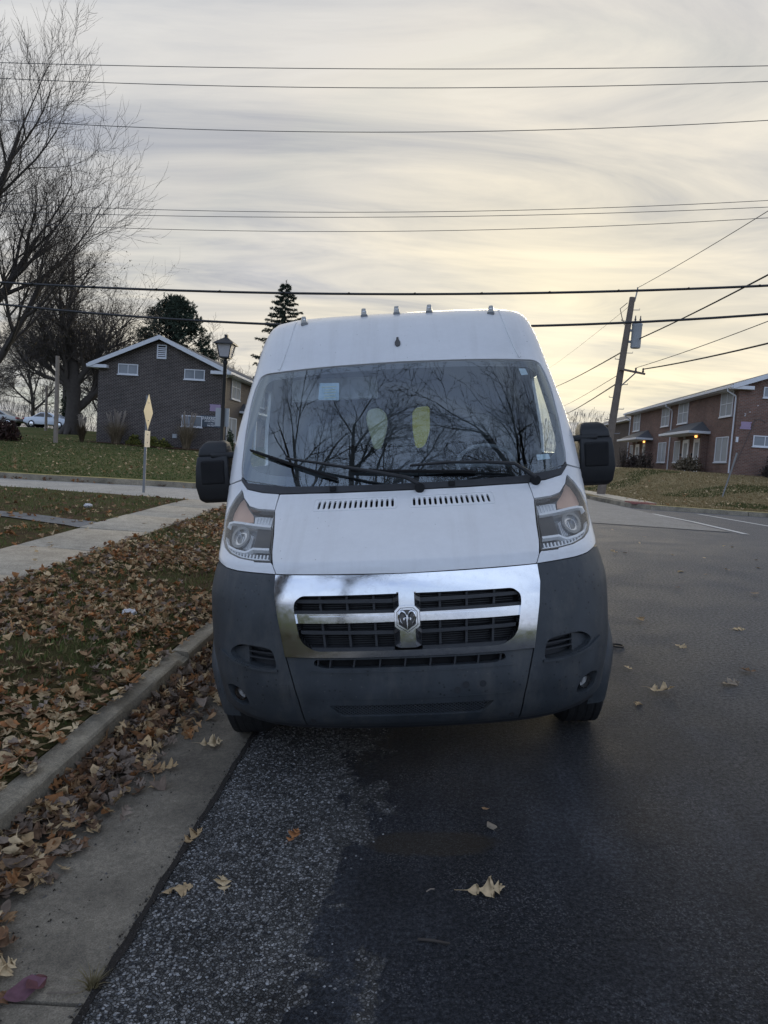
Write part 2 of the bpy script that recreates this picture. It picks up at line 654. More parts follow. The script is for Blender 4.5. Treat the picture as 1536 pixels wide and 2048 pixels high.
def zgutter(x, y):
    return zroad(GUT_IN, y) + .07 * (x - GUT_IN)


def zverge(x, y):
    b = mnoise.noise(Vector((x * 1.3, y * 1.3, 0))) * .018
    return zs(y) + .045 * sstep(CURB_B, SW_R, x) * 1 + b * sstep(0, .25, min(CURB_B - x, x - SW_R)) + .004


def zlawn(x, y):
    b = mnoise.noise(Vector((x * .9, y * .9, 3))) * .025
    return zs(y) + .05 + b * sstep(0, .4, SW_L - x)


def farl_y(x):
    return 17.3 + 1.3 * sstep(-11.5, -6.3, x) + 1.6 * sstep(-6.3, -3.4, x)


def zfarl(x, y):
    d = y - farl_y(x)
    z = .80 + .031 * min(d, 28) + .05 * min(max(d - 28, 0), 20) - .017 * max(x + 22.8, 0) * sstep(10, 28, d) * .8
    return z + mnoise.noise(Vector((x * .25, y * .25, 7))) * .06 * sstep(1, 5, d)


def farr_y(x):
    return 24.6 + 4.0 * (1 - sstep(6.3, 7.3, x))


def zfarr(x, y):
    d = y - 24.6
    z = .80 + 1.48 * sstep(-1.5, 24, d) * sstep(7.6, 14.0, x + .12 * max(d - 8, 0)) - .008 * max(y - 46, 0)
    return max(z, .8) + mnoise.noise(Vector((x * .3, y * .3, 11))) * .06 * sstep(1, 4, d)


def frange(a, b, n):
    return [a + (b - a) * i / (n - 1) for i in range(n)]


def sheet(name, xs, yfun, nv, zfun, mat, kind='structure', parent=None, skirt=0.0, ys=None, power=1.0):
    """grid sheet between y0(x) and y1(x); optional vertical skirt round it"""
    V, F = [], []
    nx = len(xs)
    for j in range(nv):
        t = (j / (nv - 1)) ** power
        for x in xs:
            if ys is not None:
                y = ys[j]
            else:
                a, b = yfun(x)
                y = a + (b - a) * t
            V.append((x, y, zfun(x, y)))
    for j in range(nv - 1):
        for i in range(nx - 1):
            a = j * nx + i
            F.append((a, a + 1, a + nx + 1, a + nx))
    if skirt:
        ring = [i for i in range(nx)] + [j * nx + nx - 1 for j in range(1, nv)] + [(nv - 1) * nx + i for i in range(nx - 2, -1, -1)] + [j * nx for j in range(nv - 2, 0, -1)]
        b = len(V)
        V += [(V[i][0], V[i][1], V[i][2] - skirt) for i in ring]
        n = len(ring)
        for k in range(n):
            F.append((ring[k], b + k, b + (k + 1) % n, ring[(k + 1) % n]))
    o = np_mesh(name, V, F, MATS[mat], parent, smooth=not skirt)
    if skirt:
        o.data.polygons.foreach_set('use_smooth', [True] * len(F))
        o.data.set_sharp_from_angle(angle=R(40))
    if kind:
        o['kind'] = kind
    return o


# wide ground far below everything else, out to the horizon
gr = np_mesh('ground', [(-1500, -1500, -.9), (1500, -1500, -.9), (1500, 1500, -.9), (-1500, 1500, -.9)], [(0, 1, 2, 3)], MATS['lawn_left'])
tag(gr, kind='structure')

ysr = frange(-14, 14, 85) + frange(14.6, 26, 20) + [30, 40, 60, 90, 140]
sheet('road', [GUT_IN, -.5, 0, .5, 1.1, 1.6, 2.2, 3, 4, 5, 6.4, 9, 14, 30, 60], None, len(ysr), zroad, 'asphalt', ys=ysr)
sheet('cross_street', frange(-70, -3.2, 40), lambda x: (14.35, farl_y(x) + .02), 8, lambda x, y: zs(y) + .004, 'street_concrete')
sheet('far_street', frange(-3.2, 6.5, 12), lambda x: (16.0, 140), 12, lambda x, y: .66, 'street_grey', power=2)

# gutter pan and kerb in lengths with open joints
gutter = tag(empty('gutter'), kind='structure')
curb = tag(empty('curb'), kind='structure')
seg = 3.05
rngk = random.Random(5)
for k in range(-5, 4):
    y0 = 5.08 + seg * (k - 1) + .008
    y1 = min(5.08 + seg * k - .008, 14.3)
    if y0 > 13.5:
        continue
    m = MB()
    n = 6
    ysg = frange(y0, y1, n)
    for i in range(n - 1):
        a, b = ysg[i], ysg[i + 1]
        qa = [(CURB_X - .03, a, zgutter(CURB_X, a) - .12), (GUT_IN - .004, a, zgutter(GUT_IN, a) - .12), (GUT_IN - .004, a, zgutter(GUT_IN, a) + .004), (CURB_X - .03, a, zgutter(CURB_X, a) + .004)]
        qb = [(CURB_X - .03, b, zgutter(CURB_X, b) - .12), (GUT_IN - .004, b, zgutter(GUT_IN, b) - .12), (GUT_IN - .004, b, zgutter(GUT_IN, b) + .004), (CURB_X - .03, b, zgutter(CURB_X, b) + .004)]
        m.hexa(qa, qb)
    m.build('gutter_slab', MATS['gutter_concrete'], gutter)
    m = MB()
    dz = rngk.uniform(-.006, .006)
    dx = rngk.uniform(-.006, .006)
    prof = [(CURB_X + .012 + dx, -.34), (CURB_X + .004 + dx, -.05), (CURB_X - .001 + dx, -.014), (CURB_X - .012 + dx, -.003), (CURB_X - .028 + dx, 0), (CURB_B + .02, .004), (CURB_B, -.006), (CURB_B - .005, -.34)]
    ysg = frange(y0, y1, 34)
    base = len(m.v)
    for i, y in enumerate(ysg):
        for j, (px_, pz_) in enumerate(prof):
            w_ = mnoise.noise(Vector((y * 3.1, j * 2.3, 1.0)))
            chip = 0.0
            if 2 <= j <= 4:
                chip = max(0.0, mnoise.noise(Vector((y * 2.2, 5.0, 9.0))) - .28) * .07 + (.02 if abs(y - 4.15) < .16 else 0) * (1 - abs(y - 4.15) / .16) + (.03 if y1 - y < .10 and abs(y1 - 5.07) < .05 else 0)
            m.v.append((px_ + w_ * .003 - chip * .5, y, zs(y) + dz + pz_ + w_ * .002 - chip))
    npf = len(prof)
    for i in range(len(ysg) - 1):
        for j in range(npf - 1):
            a = base + i * npf + j
            m.f.append((a, a + 1, a + npf + 1, a + npf))
    m.f.append(tuple(range(base, base + npf)))
    e = base + (len(ysg) - 1) * npf
    m.f.append(tuple(range(e + npf - 1, e - 1, -1)))
    m.build('curb_segment', MATS['curb_concrete'], curb, smooth=28)

# sidewalk in slabs
sidewalk = tag(empty('sidewalk'), kind='structure')
for k in range(-3, 8):
    y0 = 6.72 + 1.55 * (k - 1)
    y1 = y0 + 1.55
    if y1 > 15.0 or y0 < -2:
        continue
    m = MB()
    dz = rngk.uniform(-.006, .006)
    a, b = y0 + .007, min(y1 - .007, 14.3)
    tl = rngk.uniform(-.005, .005)
    q = lambda y, z: [(SW_L + .004, y, zs(y) + z + tl), (SW_R - .004, y, zs(y) + z - tl), (SW_R - .004, y, zs(y) + z - tl + .12), (SW_L + .004, y, zs(y) + z + tl + .12)]
    m.hexa(q(a, -.062 + dz), q(b, -.062 + dz))
    m.build('slab', MATS['sidewalk_concrete'], sidewalk, bevel=.008, smooth=40)

sheet('verge', frange(SW_R, CURB_B - .004, 22), None, 140, zverge, 'verge_soil', ys=frange(-6, 14.3, 140), skirt=.3)
sheet('near_lawn', [-70, -40, -25] + frange(-18, SW_L, 50), None, 90, zlawn, 'verge_soil', ys=frange(-8, 14.35, 90), skirt=.3)
sheet('far_lawn', [-130, -90, -70] + frange(-55, -3.4, 90), lambda x: (farl_y(x) + .32, 160), 90, zfarl, 'lawn_left', power=1.6, skirt=.2)
sheet('bank_lawn', frange(6.5, 30, 60) + [40, 60, 90, 130], lambda x: (farr_y(x) + .30, 160), 80, zfarr, 'lawn_right', power=1.8, skirt=.2)

# dirt seam where the asphalt meets the gutter
m = MB()
rg = random.Random(9)
ysg = frange(-2, 13, 420)
for i in range(len(ysg) - 1):
    a, b = ysg[i], ysg[i + 1]
    f = lambda y: .012 + .018 * max(0, mnoise.noise(Vector((y * 5, 0, 0))) + .25)
    fl = lambda y: .006 + .014 * max(0, mnoise.noise(Vector((y * 7, 4, 0))) + .2)
    m.add([(GUT_IN - fl(a), a, zgutter(GUT_IN, a) + .0075), (GUT_IN + f(a), a, zroad(GUT_IN, a) + .0075), (GUT_IN + f(b), b, zroad(GUT_IN, b) + .0075), (GUT_IN - fl(b), b, zgutter(GUT_IN, b) + .0075)], [(0, 1, 2, 3)])
plain('seam_dirt', (.018, .014, .011), .95, var=.5, scale=60, bump=.8, bscale=120)
tag(m.build('seam_dirt', MATS['seam_dirt']), kind='structure')

# strip of grit path crossing the near lawn to the sidewalk
m = MB()
up = [(-14, 11.25), (-9, 11.05), (-6.85, 10.74), (-5.98, 10.66), (SW_L - .003, 10.36)]
dn = [(-14, 10.75), (-9, 10.6), (-6.55, 10.26), (-5.92, 10.13), (SW_L - .003, 9.80)]
for i in range(len(up) - 1):
    n = 8
    for k in range(n):
        t0, t1 = k / n, (k + 1) / n
        P = lambda L, t: (L[i][0] + (L[i + 1][0] - L[i][0]) * t, L[i][1] + (L[i + 1][1] - L[i][1]) * t)
        pts = [P(dn, t0), P(dn, t1), P(up, t1), P(up, t0)]
        m.add([(x, y, zlawn(x, y) + .014) for x, y in pts], [(0, 1, 2, 3)])
tag(m.build('path', MATS['path_grit']), kind='structure')

# kerbs of the crossing, with a faded yellow top
fc = tag(empty('far_curb'), kind='structure')


def curb_line(pts, parent, zb=.64, h=.16, w=.30, mat='curb_concrete', topm=None):
    m = MB()
    for (x0, y0), (x1, y1) in zip(pts[:-1], pts[1:]):
        d = Vector((x1 - x0, y1 - y0, 0)).normalized()
        nrm = Vector((-d.y, d.x, 0))
        if nrm.y < 0 and abs(nrm.y) > .3:
            nrm = -nrm
        if nrm.x < 0 and abs(nrm.y) <= .3:
            nrm = -nrm
        a, b = Vector((x0, y0, 0)), Vector((x1, y1, 0))
        q = lambda p: [p + Vector((0, 0, zb - .2)), p + nrm * w + Vector((0, 0, zb - .2)), p + nrm * w + Vector((0, 0, zb + h)), p + nrm * .02 + Vector((0, 0, zb + h))]
        m.hexa(q(a), q(b))
    m.build('curb_segment', MATS[mat], parent)
    if topm:
        m = MB()
        for (x0, y0), (x1, y1) in zip(pts[:-1], pts[1:]):
            m.hexa([(x0, y0 + .07, zb + h - .01), (x0, y0 + w + .03, zb + h - .01), (x0, y0 + w + .03, zb + h + .006), (x0, y0 + .07, zb + h + .006)],
                   [(x1, y1 + .07, zb + h - .01), (x1, y1 + w + .03, zb + h - .01), (x1, y1 + w + .03, zb + h + .006), (x1, y1 + .07, zb + h + .006)])
        m.build('painted_top', MATS[topm], parent)


xs = frange(-70, -3.4, 50)
for i in range(0, 49, 7):
    seg_x = xs[i:i + 8]
    curb_line([(x, farl_y(x)) for x in seg_x], fc, topm='yellow_paint')
curb_line([(6.45, 60), (6.45, 28.6), (6.7, 25.4), (7.3, 24.7)], fc)
for i in range(8):
    curb_line([(7.3 + i * 3.2, 24.6), (7.3 + (i + 1) * 3.2 - .02, 24.6)], fc, topm='yellow_paint' if i < 3 else None)

# far corner: walk along the bank and the red ramp mat
fw = tag(empty('far_walk'), kind='structure')
for k in range(14):
    y0 = 26.2 + k * 1.6
    m = MB()
    m.box(6.78, 7.95, y0 + .008, y0 + 1.59, .74, .835)
    m.build('slab', MATS['sidewalk_concrete'], fw)
m = MB()
m.box(6.80, 7.6, 25.1, 26.15, .78, .842)
for i in range(6):
    for j in range(7):
        m.box(6.86 + i * .12, 6.90 + i * .12, 25.17 + j * .13, 25.21 + j * .13, .842, .85)
tag(m.build('ramp_mat', MATS['red_tile']), kind='structure')

# painted lines on the crossing
lm = tag(empty('road_marking'), kind='structure')


def paint(pts, w):
    m = MB()
    for (x0, y0), (x1, y1) in zip(pts[:-1], pts[1:]):
        n = 10
        d = Vector((x1 - x0, y1 - y0, 0)).normalized()
        p = Vector((-d.y, d.x, 0)) * w * .5
        for k in range(n):
            a = Vector((x0, y0, 0)).lerp(Vector((x1, y1, 0)), k / n)
            b = Vector((x0, y0, 0)).lerp(Vector((x1, y1, 0)), (k + 1) / n)
            q = [a - p, b - p, b + p, a + p]
            m.add([(v.x, v.y, zroad(v.x, v.y) + .008) for v in q], [(0, 1, 2, 3)])
    m.build('painted_line', MATS['road_paint'], lm)


paint([(4.9, 23.9), (6.53, 21.79), (6.75, 19.0), (6.73, 15.8)], .15)
paint([(8.5, 23.6), (8.62, 22.54), (8.89, 18.6)], .15)

# mulch bed in front of the brick gable
m = MB()
bed = [(-23.4, 45.98), (-23.3, 45.2), (-21.5, 44.4), (-18.5, 44.0), (-15.5, 43.9), (-13.9, 44.4), (-13.9, 45.98)]
m.add([(x, y, zfarl(x, y) + .05) for x, y in bed], [tuple(range(len(bed)))])
tag(m.build('mulch_bed', MATS['mulch']), kind='structure')

# ================================================================== the van
def van_mats():
    m, w, p, out = new_mat('van_white')
    tc = w.n('ShaderNodeTexCoord')
    v = tc.outputs['Object']
    sp = w.n('ShaderNodeSeparateXYZ')
    w.l(v, sp.inputs[0])
    nz = w.noise(v, 3.0, 6, .65)
    fine = w.noise(v, 26.0, 5, .7)
    film = w.ramp(w.math('ADD', w.math('MULTIPLY', nz, .6), w.math('MULTIPLY', fine, .4)), [(.36, (.74, .745, .75)), (.62, (.80, .805, .81))])
    # road film: thicker low on the nose
    lowd = w.ramp(sp.outputs[2], [(.0, 1.0), (1.0, .0)])
    streak = w.noise(w.mapping(v, (14, 1, 1.2)), 1.0, 5, .6)
    c = w.mix(w.ramp(streak, [(.5, 0.0), (.8, .20)]), film, (.42, .40, .37))
    vo = w.n('ShaderNodeTexVoronoi', feature='F1')
    vo.inputs['Scale'].default_value = 16.0
    w.l(v, vo.inputs['Vector'])
    c = w.mix(w.ramp(vo.outputs['Distance'], [(.035, .75), (.06, 0.0)]), c, (.20, .18, .16))
    w.l(c, p.inputs['Base Color'])
    w.l(w.math('MULTIPLY_ADD', fine, .2, .30), p.inputs['Roughness'])
    p.inputs['Coat Weight'].default_value = .8
    w.l(w.math('MULTIPLY_ADD', nz, .10, .02), p.inputs['Coat Roughness'])

    m, w, p, out = new_mat('van_plastic')
    tc = w.n('ShaderNodeTexCoord')
    v = tc.outputs['Object']
    nz = w.noise(v, 4.0, 6, .65)
    c = w.mix(w.ramp(nz, [(.35, 0.0), (.7, 1.0)]), (.034, .040, .046), (.058, .066, .074))
    vo = w.n('ShaderNodeTexVoronoi', feature='F1')
    vo.inputs['Scale'].default_value = 34.0
    w.l(v, vo.inputs['Vector'])
    spots = w.math('MULTIPLY', w.ramp(vo.outputs['Distance'], [(.10, 1.0), (.22, 0.0)]), w.ramp(w.noise(v, 5.0, 4), [(.42, 0.0), (.58, .95)]))
    c = w.mix(spots, c, (.010, .010, .011))
    v2 = w.n('ShaderNodeTexVoronoi', feature='F1')
    v2.inputs['Scale'].default_value = 23.0
    w.l(v, v2.inputs['Vector'])
    c = w.mix(w.ramp(v2.outputs['Distance'], [(.05, .6), (.10, 0.0)]), c, (.13, .12, .11))
    dust = w.ramp(w.noise(w.mapping(v, (1, 1, .35)), 9.0, 6, .7), [(.48, 0.0), (.75, .55)])
    c = w.mix(dust, c, (.12, .115, .105))
    w.l(c, p.inputs['Base Color'])
    w.l(w.math('MULTIPLY_ADD', nz, .25, .36), p.inputs['Roughness'])
    b = w.n('ShaderNodeBump')
    b.inputs['Strength'].default_value = .15
    b.inputs['Distance'].default_value = .002
    w.l(w.noise(v, 420.0, 2, .6), b.inputs['Height'])
    w.l(b.outputs[0], p.inputs['Normal'])

    m, w, p, out = new_mat('chrome')
    tc = w.n('ShaderNodeTexCoord')
    v = tc.outputs['Object']
    nz = w.noise(v, 30.0, 6, .7)
    c = w.mix(w.ramp(nz, [(.52, 0.0), (.8, .22)]), (.72, .73, .75), (.48, .46, .43))
    w.l(c, p.inputs['Base Color'])
    p.inputs['Metallic'].default_value = 1.0
    w.l(w.ramp(nz, [(.4, .09), (.8, .20)]), p.inputs['Roughness'])
    b = w.n('ShaderNodeBump')
    b.inputs['Strength'].default_value = .10
    b.inputs['Distance'].default_value = .004
    w.l(w.noise(v, 11.0, 3, .5), b.inputs['Height'])
    w.l(b.outputs[0], p.inputs['Normal'])

    # aged clear headlamp lens
    m = glass_mat('lens', 1.42, (.95, .96, .96), .03)
    t = m.node_tree
    w = NT(t)
    mx = [n for n in t.nodes if n.type == 'MIX_SHADER'][0]
    out = [n for n in t.nodes if n.type == 'OUTPUT_MATERIAL'][0]
    df = w.n('ShaderNodeBsdfDiffuse')
    df.inputs[0].default_value = (.62, .60, .55, 1)
    tc = w.n('ShaderNodeTexCoord')
    sp = w.n('ShaderNodeSeparateXYZ')
    w.l(tc.outputs['Object'], sp.inputs[0])
    hz = w.ramp(w.math('ADD', sp.outputs[2], w.math('MULTIPLY', w.noise(tc.outputs['Object'], 9, 4), .15)), [(1.0, .0), (1.27, .03), (1.40, .26), (1.5, .45)])
    # positions above 1 are clamped by the ramp: remap height first
    for l in list(t.links):
        pass
    mp = w.math('SUBTRACT', sp.outputs[2], .9)
    hz = w.ramp(w.math('ADD', mp, w.math('MULTIPLY', w.noise(tc.outputs['Object'], 9, 4), .12)), [(.32, .0), (.44, .015), (.54, .09), (.64, .22)])
    m2 = w.n('ShaderNodeMixShader')
    w.l(hz, m2.inputs[0])
    w.l(mx.outputs[0], m2.inputs[1])
    w.l(df.outputs[0], m2.inputs[2])
    w.l(m2.outputs[0], out.inputs[0])


van_mats()
glass_mat('side_glass', 1.5, (.90, .95, .95), 0.0)
glass_mat('windshield', 2.4, (.90, .96, .97), 0.0, (.86, .95, 1.0))
glass_mat('clear_lens', 1.6, (.85, .85, .84), .05)
plain('marker_lens', (.50, .48, .43), .15, var=.25, scale=30, spec=1.0)
plain('gloss_black', (.008, .008, .009), .12, var=.1, spec=1.0)
plain('grille_black', (.030, .032, .036), .5, var=.35, scale=12)
plain('deep_black', (.006, .006, .007), .8)
plain('silver', (.80, .81, .83), .2, .85, var=.1)
plain('lamp_dark', (.22, .24, .26), .25, .3, var=.2)
plain('lamp_bowl', (.20, .22, .24), .2, .6, var=.2)
plain('bright_trim', (.78, .79, .80), .25, var=.05, spec=.8)
plain('amber', (.66, .40, .28), .35, var=.15)
plain('mirror_plastic', (.016, .017, .019), .48, var=.25, bump=.2, bscale=250)
plain('cabin_grey', (.22, .24, .26), .8, var=.15)
plain('cabin_dark', (.035, .038, .042), .7, var=.2)
plain('headliner', (.5, .52, .53), .9, var=.08)
plain('yellow_sheet', (.74, .66, .16), .6, var=.1)
plain('yellow_pale', (.58, .60, .40), .6, var=.1)
plain('sticker', (.50, .60, .64), .6, var=.15, scale=40)
plain('sheet_paper', (.38, .50, .58), .7, var=.1, scale=20)
plain('rim_steel', (.30, .31, .32), .4, .8)


def pchip(xs,ys):
    n=len(xs);h=[xs[i+1]-xs[i] for i in range(n-1)];d=[(ys[i+1]-ys[i])/h[i] for i in range(n-1)]
    m=[0]*n;m[0]=d[0];m[-1]=d[-1]
    for i in range(1,n-1):
        if d[i-1]*d[i]<=0: m[i]=0
        else:
            w1=2*h[i]+h[i-1];w2=h[i]+2*h[i-1];m[i]=(w1+w2)/(w1/d[i-1]+w2/d[i])
    def f(x):
        if x<=xs[0]: return ys[0]+m[0]*(x-xs[0])
        if x>=xs[-1]: return ys[-1]+m[-1]*(x-xs[-1])
        i=0
        while x>xs[i+1]: i+=1
        t=(x-xs[i])/h[i]
        return (1+2*t)*(1-t)**2*ys[i]+t*(1-t)**2*h[i]*m[i]+t*t*(3-2*t)*ys[i+1]+t*t*(t-1)*h[i]*m[i+1]
    return f
PZ=[.30,.36,.44,.55,.70,.95,1.07,1.10,1.135,1.155,1.40,1.432,1.452,1.47,1.62,1.80,1.98,2.165,2.30,2.45,2.54,2.59,2.615]
PY=[.13,.06,.02,.00,.01,.045,.072,.082,.100,.135,.65,.700,.720,.735,.859,1.014,1.181,1.36,1.494,1.657,1.80,1.98,2.25]
P=pchip(PZ,PY)
W=pchip([.30,.36,.5,.7,.95,1.06,1.12,1.2,1.33,1.45,1.6,1.8,1.9,2.0,2.13,2.33,2.46,2.53,2.57,2.60,2.615],[.96,.98,1.0,1.03,1.035,1.02,1.005,1.02,1.055,1.07,1.067,1.05,1.035,1.02,1.0,.965,.932,.90,.86,.76,.5])
C=pchip([.30,.5,.95,1.1,1.25,1.42,1.8,2.2,2.4,2.6],[.42,.45,.47,.50,.50,.41,.38,.36,.35,.3])
EX=pchip([.30,.95,1.15,1.45,2.2,2.35,2.6],[2.5,2.5,2.5,2.35,2.45,2.9,3.2])
def D(x,z):
    w=W(z);t=min(abs(x)/w,1.0);e=EX(z)
    return P(z)+C(z)*(1-(max(0,1-t**e))**(1/e))

def DN(x, z):
    """outward normal of the nose surface"""
    e = .003
    xx = max(-W(z) * .992, min(W(z) * .992, x))
    dx = (D(xx + e, z) - D(xx - e, z)) / (2 * e)
    dz = (D(xx, z + e) - D(xx, z - e)) / (2 * e)
    return Vector((dx, -1, dz)).normalized()


def SP(x, z, out=0.0):
    return Vector((x, D(x, z), z)) + DN(x, z) * out


def inside(poly, pts):
    """even-odd test, numpy"""
    P = np.asarray(poly)
    x, y = pts[:, 0], pts[:, 1]
    c = np.zeros(len(pts), bool)
    j = len(P) - 1
    for i in range(len(P)):
        xi, yi, xj, yj = P[i, 0], P[i, 1], P[j, 0], P[j, 1]
        if yi != yj:
            c ^= ((yi > y) != (yj > y)) & (x < (xj - xi) * (y - yi) / (yj - yi) + xi)
        j = i
    return c


def densify(loop, step):
    out = []
    n = len(loop)
    for i in range(n):
        a, b = loop[i], loop[(i + 1) % n]
        k = max(1, int(math.hypot(b[0] - a[0], b[1] - a[1]) / step))
        for q in range(k):
            t = q / k
            out.append((a[0] + (b[0] - a[0]) * t, a[1] + (b[1] - a[1]) * t))
    return out


def rounded(loop, r=.02, n=4, keep=()):
    """round the corners of a 2-D loop"""
    out = []
    m = len(loop)
    for i in range(m):
        p0, p1, p2 = Vector(loop[i - 1]), Vector(loop[i]), Vector(loop[(i + 1) % m])
        a, b = p0 - p1, p2 - p1
        if i in keep or a.length < 1e-6 or b.length < 1e-6 or a.angle(b) > R(172):
            out.append(tuple(p1))
            continue
        d = min(r, a.length * .45, b.length * .45)
        A, B = p1 + a.normalized() * d, p1 + b.normalized() * d
        for k in range(n + 1):
            t = k / n
            out.append(tuple(A * (1 - t) ** 2 + p1 * 2 * t * (1 - t) + B * t * t))
    return out


def mirror_full(half):
    """half outline from the centre line round to the centre line -> closed loop"""
    return list(half) + [(-x, z) for x, z in reversed(half) if abs(x) > 1e-6]


def flip(loop):
    return [(-x, z) for x, z in loop]


def surf_mesh(name, outline, holes, mat, parent, S, N, gridpts, thick, hole_thick=None, step=.03):
    """patch of a surface S(a,b) inside outline, with folded rims"""
    hole_thick = thick if hole_thick is None else hole_thick
    loops = [densify(outline, step)] + [densify(h, step) for h in holes]
    pts, edges = [], []
    for lp in loops:
        b = len(pts)
        pts += lp
        edges += [(b + i, b + (i + 1) % len(lp)) for i in range(len(lp))]
    gp = np.asarray(gridpts)
    ok = inside(loops[0], gp)
    for h in loops[1:]:
        ok &= ~inside(h, gp)
    gp = gp[ok]
    bnd = np.asarray(pts)
    if len(gp):
        d = np.sqrt(((gp[:, None, :] - bnd[None, :, :]) ** 2).sum(2)).min(1)
        gp = gp[d > step * .38]
        pts = pts + [tuple(q) for q in gp]
    co, _, fs, _, _, _ = delaunay_2d_cdt([Vector(q) for q in pts], edges, [], 0, 1e-6)
    co = [tuple(c) for c in co]
    tri = [tuple(f) for f in fs if len(f) == 3]
    cen = np.array([[sum(co[i][0] for i in f) / 3, sum(co[i][1] for i in f) / 3] for f in tri])
    ok = inside(loops[0], cen)
    for h in loops[1:]:
        ok &= ~inside(h, cen)
    V = [S(*c) for c in co]
    Nn = [N(*c) for c in co]
    F = []
    for f, k in zip(tri, ok):
        if not k:
            continue
        nn = (V[f[1]] - V[f[0]]).cross(V[f[2]] - V[f[0]])
        F.append(f if nn.dot(Nn[f[0]]) > 0 else (f[0], f[2], f[1]))
    if thick:
        for li, lp in enumerate(loops):
            th = thick if li == 0 else hole_thick
            b = len(V)
            n = len(lp)
            for i, q in enumerate(lp):
                p, nn = S(*q), N(*q)
                a2, b2 = lp[i - 1], lp[(i + 1) % n]
                tn = (S(*b2) - S(*a2))
                side = tn.cross(nn)
                side = side.normalized() if side.length > 1e-9 else nn
                V += [p, p - nn * th]
                Nn += [side, side]
            for i in range(n):
                a0, a1 = b + 2 * i, b + 2 * ((i + 1) % n)
                f = (a0, a1, a1 + 1, a0 + 1)
                nn = (V[f[1]] - V[f[0]]).cross(V[f[3]] - V[f[0]])
                if nn.length > 0 and nn.dot(Nn[a0]) < 0:
                    for q in (a0, a0 + 1, a1, a1 + 1):
                        pass
                F.append(f)
    me = bpy.data.meshes.new(name)
    me.from_pydata([tuple(v) for v in V], [], F)
    me.polygons.foreach_set('use_smooth', [True] * len(F))
    me.update()
    nrm = [tuple(v) for v in Nn]
    # rim normals follow their own faces
    ln = []
    for p in me.polygons:
        rim = len(p.vertices) == 4
        for li in p.loop_indices:
            ln.append(tuple(p.normal) if rim else nrm[me.loops[li].vertex_index])
    me.normals_split_custom_set(ln)
    return link_mesh(name, me, mat, parent)


def nose_grid(z0, z1, dz, nphi):
    g = []
    n = int((z1 - z0) / dz) + 1
    for i in range(n + 1):
        z = z0 + (z1 - z0) * i / n
        w = W(z)
        for k in range(-nphi, nphi + 1):
            ph = (k + (.5 if i % 2 else 0)) / nphi * math.pi / 2
            if abs(ph) < math.pi / 2 - .01:
                g.append((w * math.sin(ph), z))
    return g


def panel(name, outline, mat, parent, holes=(), off=0.0, thick=.014, hole_thick=None, dz=.03, nphi=44, step=.025):
    zs_ = [q[1] for q in outline]
    fix = lambda lp: [(max(-W(z) * .9993, min(W(z) * .9993, x)), z) for x, z in lp]
    S = lambda x, z: SP(x, z, off)
    return surf_mesh(name, fix(outline), [fix(h) for h in holes], MATS[mat], parent, S, DN, nose_grid(min(zs_), max(zs_), dz, nphi), thick, hole_thick, step)


def strip(line, w):
    """polygon of width w around an open 2-D polyline"""
    L, Rr = [], []
    for i, p in enumerate(line):
        a = Vector(line[max(i - 1, 0)])
        b = Vector(line[min(i + 1, len(line) - 1)])
        d = (b - a).normalized()
        n = Vector((-d.y, d.x)) * w * .5
        L.append(tuple(Vector(p) + n))
        Rr.append(tuple(Vector(p) - n))
    return L + Rr[::-1]


van = empty('van')
van.matrix_world = Matrix(((0.99292, -0.04366, -0.11044, 0.00686), (0.03893, 0.99824, -0.04467, 3.28752), (0.11220, 0.04006, 0.99288, 0.14868), (0, 0, 0, 1)))
tag(van, 'white high roof cargo van with chrome grille parked facing the camera at the kerb', 'van')

# ---- glass opening, frit, cowl
GL = [(0, 2.185), (.39, 2.179), (.51, 2.176), (.74, 2.168), (.868, 2.163), (.914, 2.143), (.94, 2.07), (.957, 1.968), (.962, 1.78), (.958, 1.58), (.950, 1.527), (.917, 1.492), (.67, 1.466), (.33, 1.460), (0, 1.458)]
FR = [(0, 2.150), (.39, 2.145), (.50, 2.142), (.836, 2.125), (.878, 2.085), (.907, 1.84), (.92, 1.68), (.915, 1.609), (.875, 1.562), (.76, 1.535), (.58, 1.52), (.37, 1.508), (0, 1.503)]
gl_loop = rounded(mirror_full(GL), .03, 3)
grow = lambda lp, e: [(x + (e if x > 0.001 else -e if x < -0.001 else 0), z + (e if z > 1.8 else -e)) for x, z in lp]
zz = frange(1.475, 2.6135, 46)
cab = [(W(z), z) for z in zz]
cab_loop = cab + [(-x, z) for x, z in reversed(cab)] + [(-.953, 1.512), (-.5, 1.44), (.5, 1.44), (.953, 1.512)]
# cab front: roof cap and A-pillars round the windscreen
panel('cab_front', cab_loop, 'van_white', van, [rounded(mirror_full(grow(GL, .006)), .03, 3)], thick=.03, hole_thick=.02)
ws = panel('windshield', gl_loop, 'windshield', van, off=-.006, thick=0, dz=.035)
panel('windshield_border', gl_loop, 'gloss_black', ws, [rounded(mirror_full(FR), .04, 4)], off=-.011, thick=0)
cowl = [(0, 1.456), (.33, 1.458), (.67, 1.464), (.915, 1.490), (.950, 1.524), (.953, 1.505), (.905, 1.457), (.807, 1.438), (.701, 1.4275), (.52, 1.4275), (.19, 1.4255), (0, 1.4245)]
panel('cowl', mirror_full(cowl), 'grille_black', van, off=.004, thick=.05)
for s in (-1, 1):
    m = MB()
    p = SP(s * .33 - .06, 1.436, .004)
    m.box(p.x - .018, p.x + .018, p.y - .012, p.y + .03, p.z - .005, p.z + .022)
    m.build('washer_nozzle', MATS['deep_black'], van, bevel=.005)

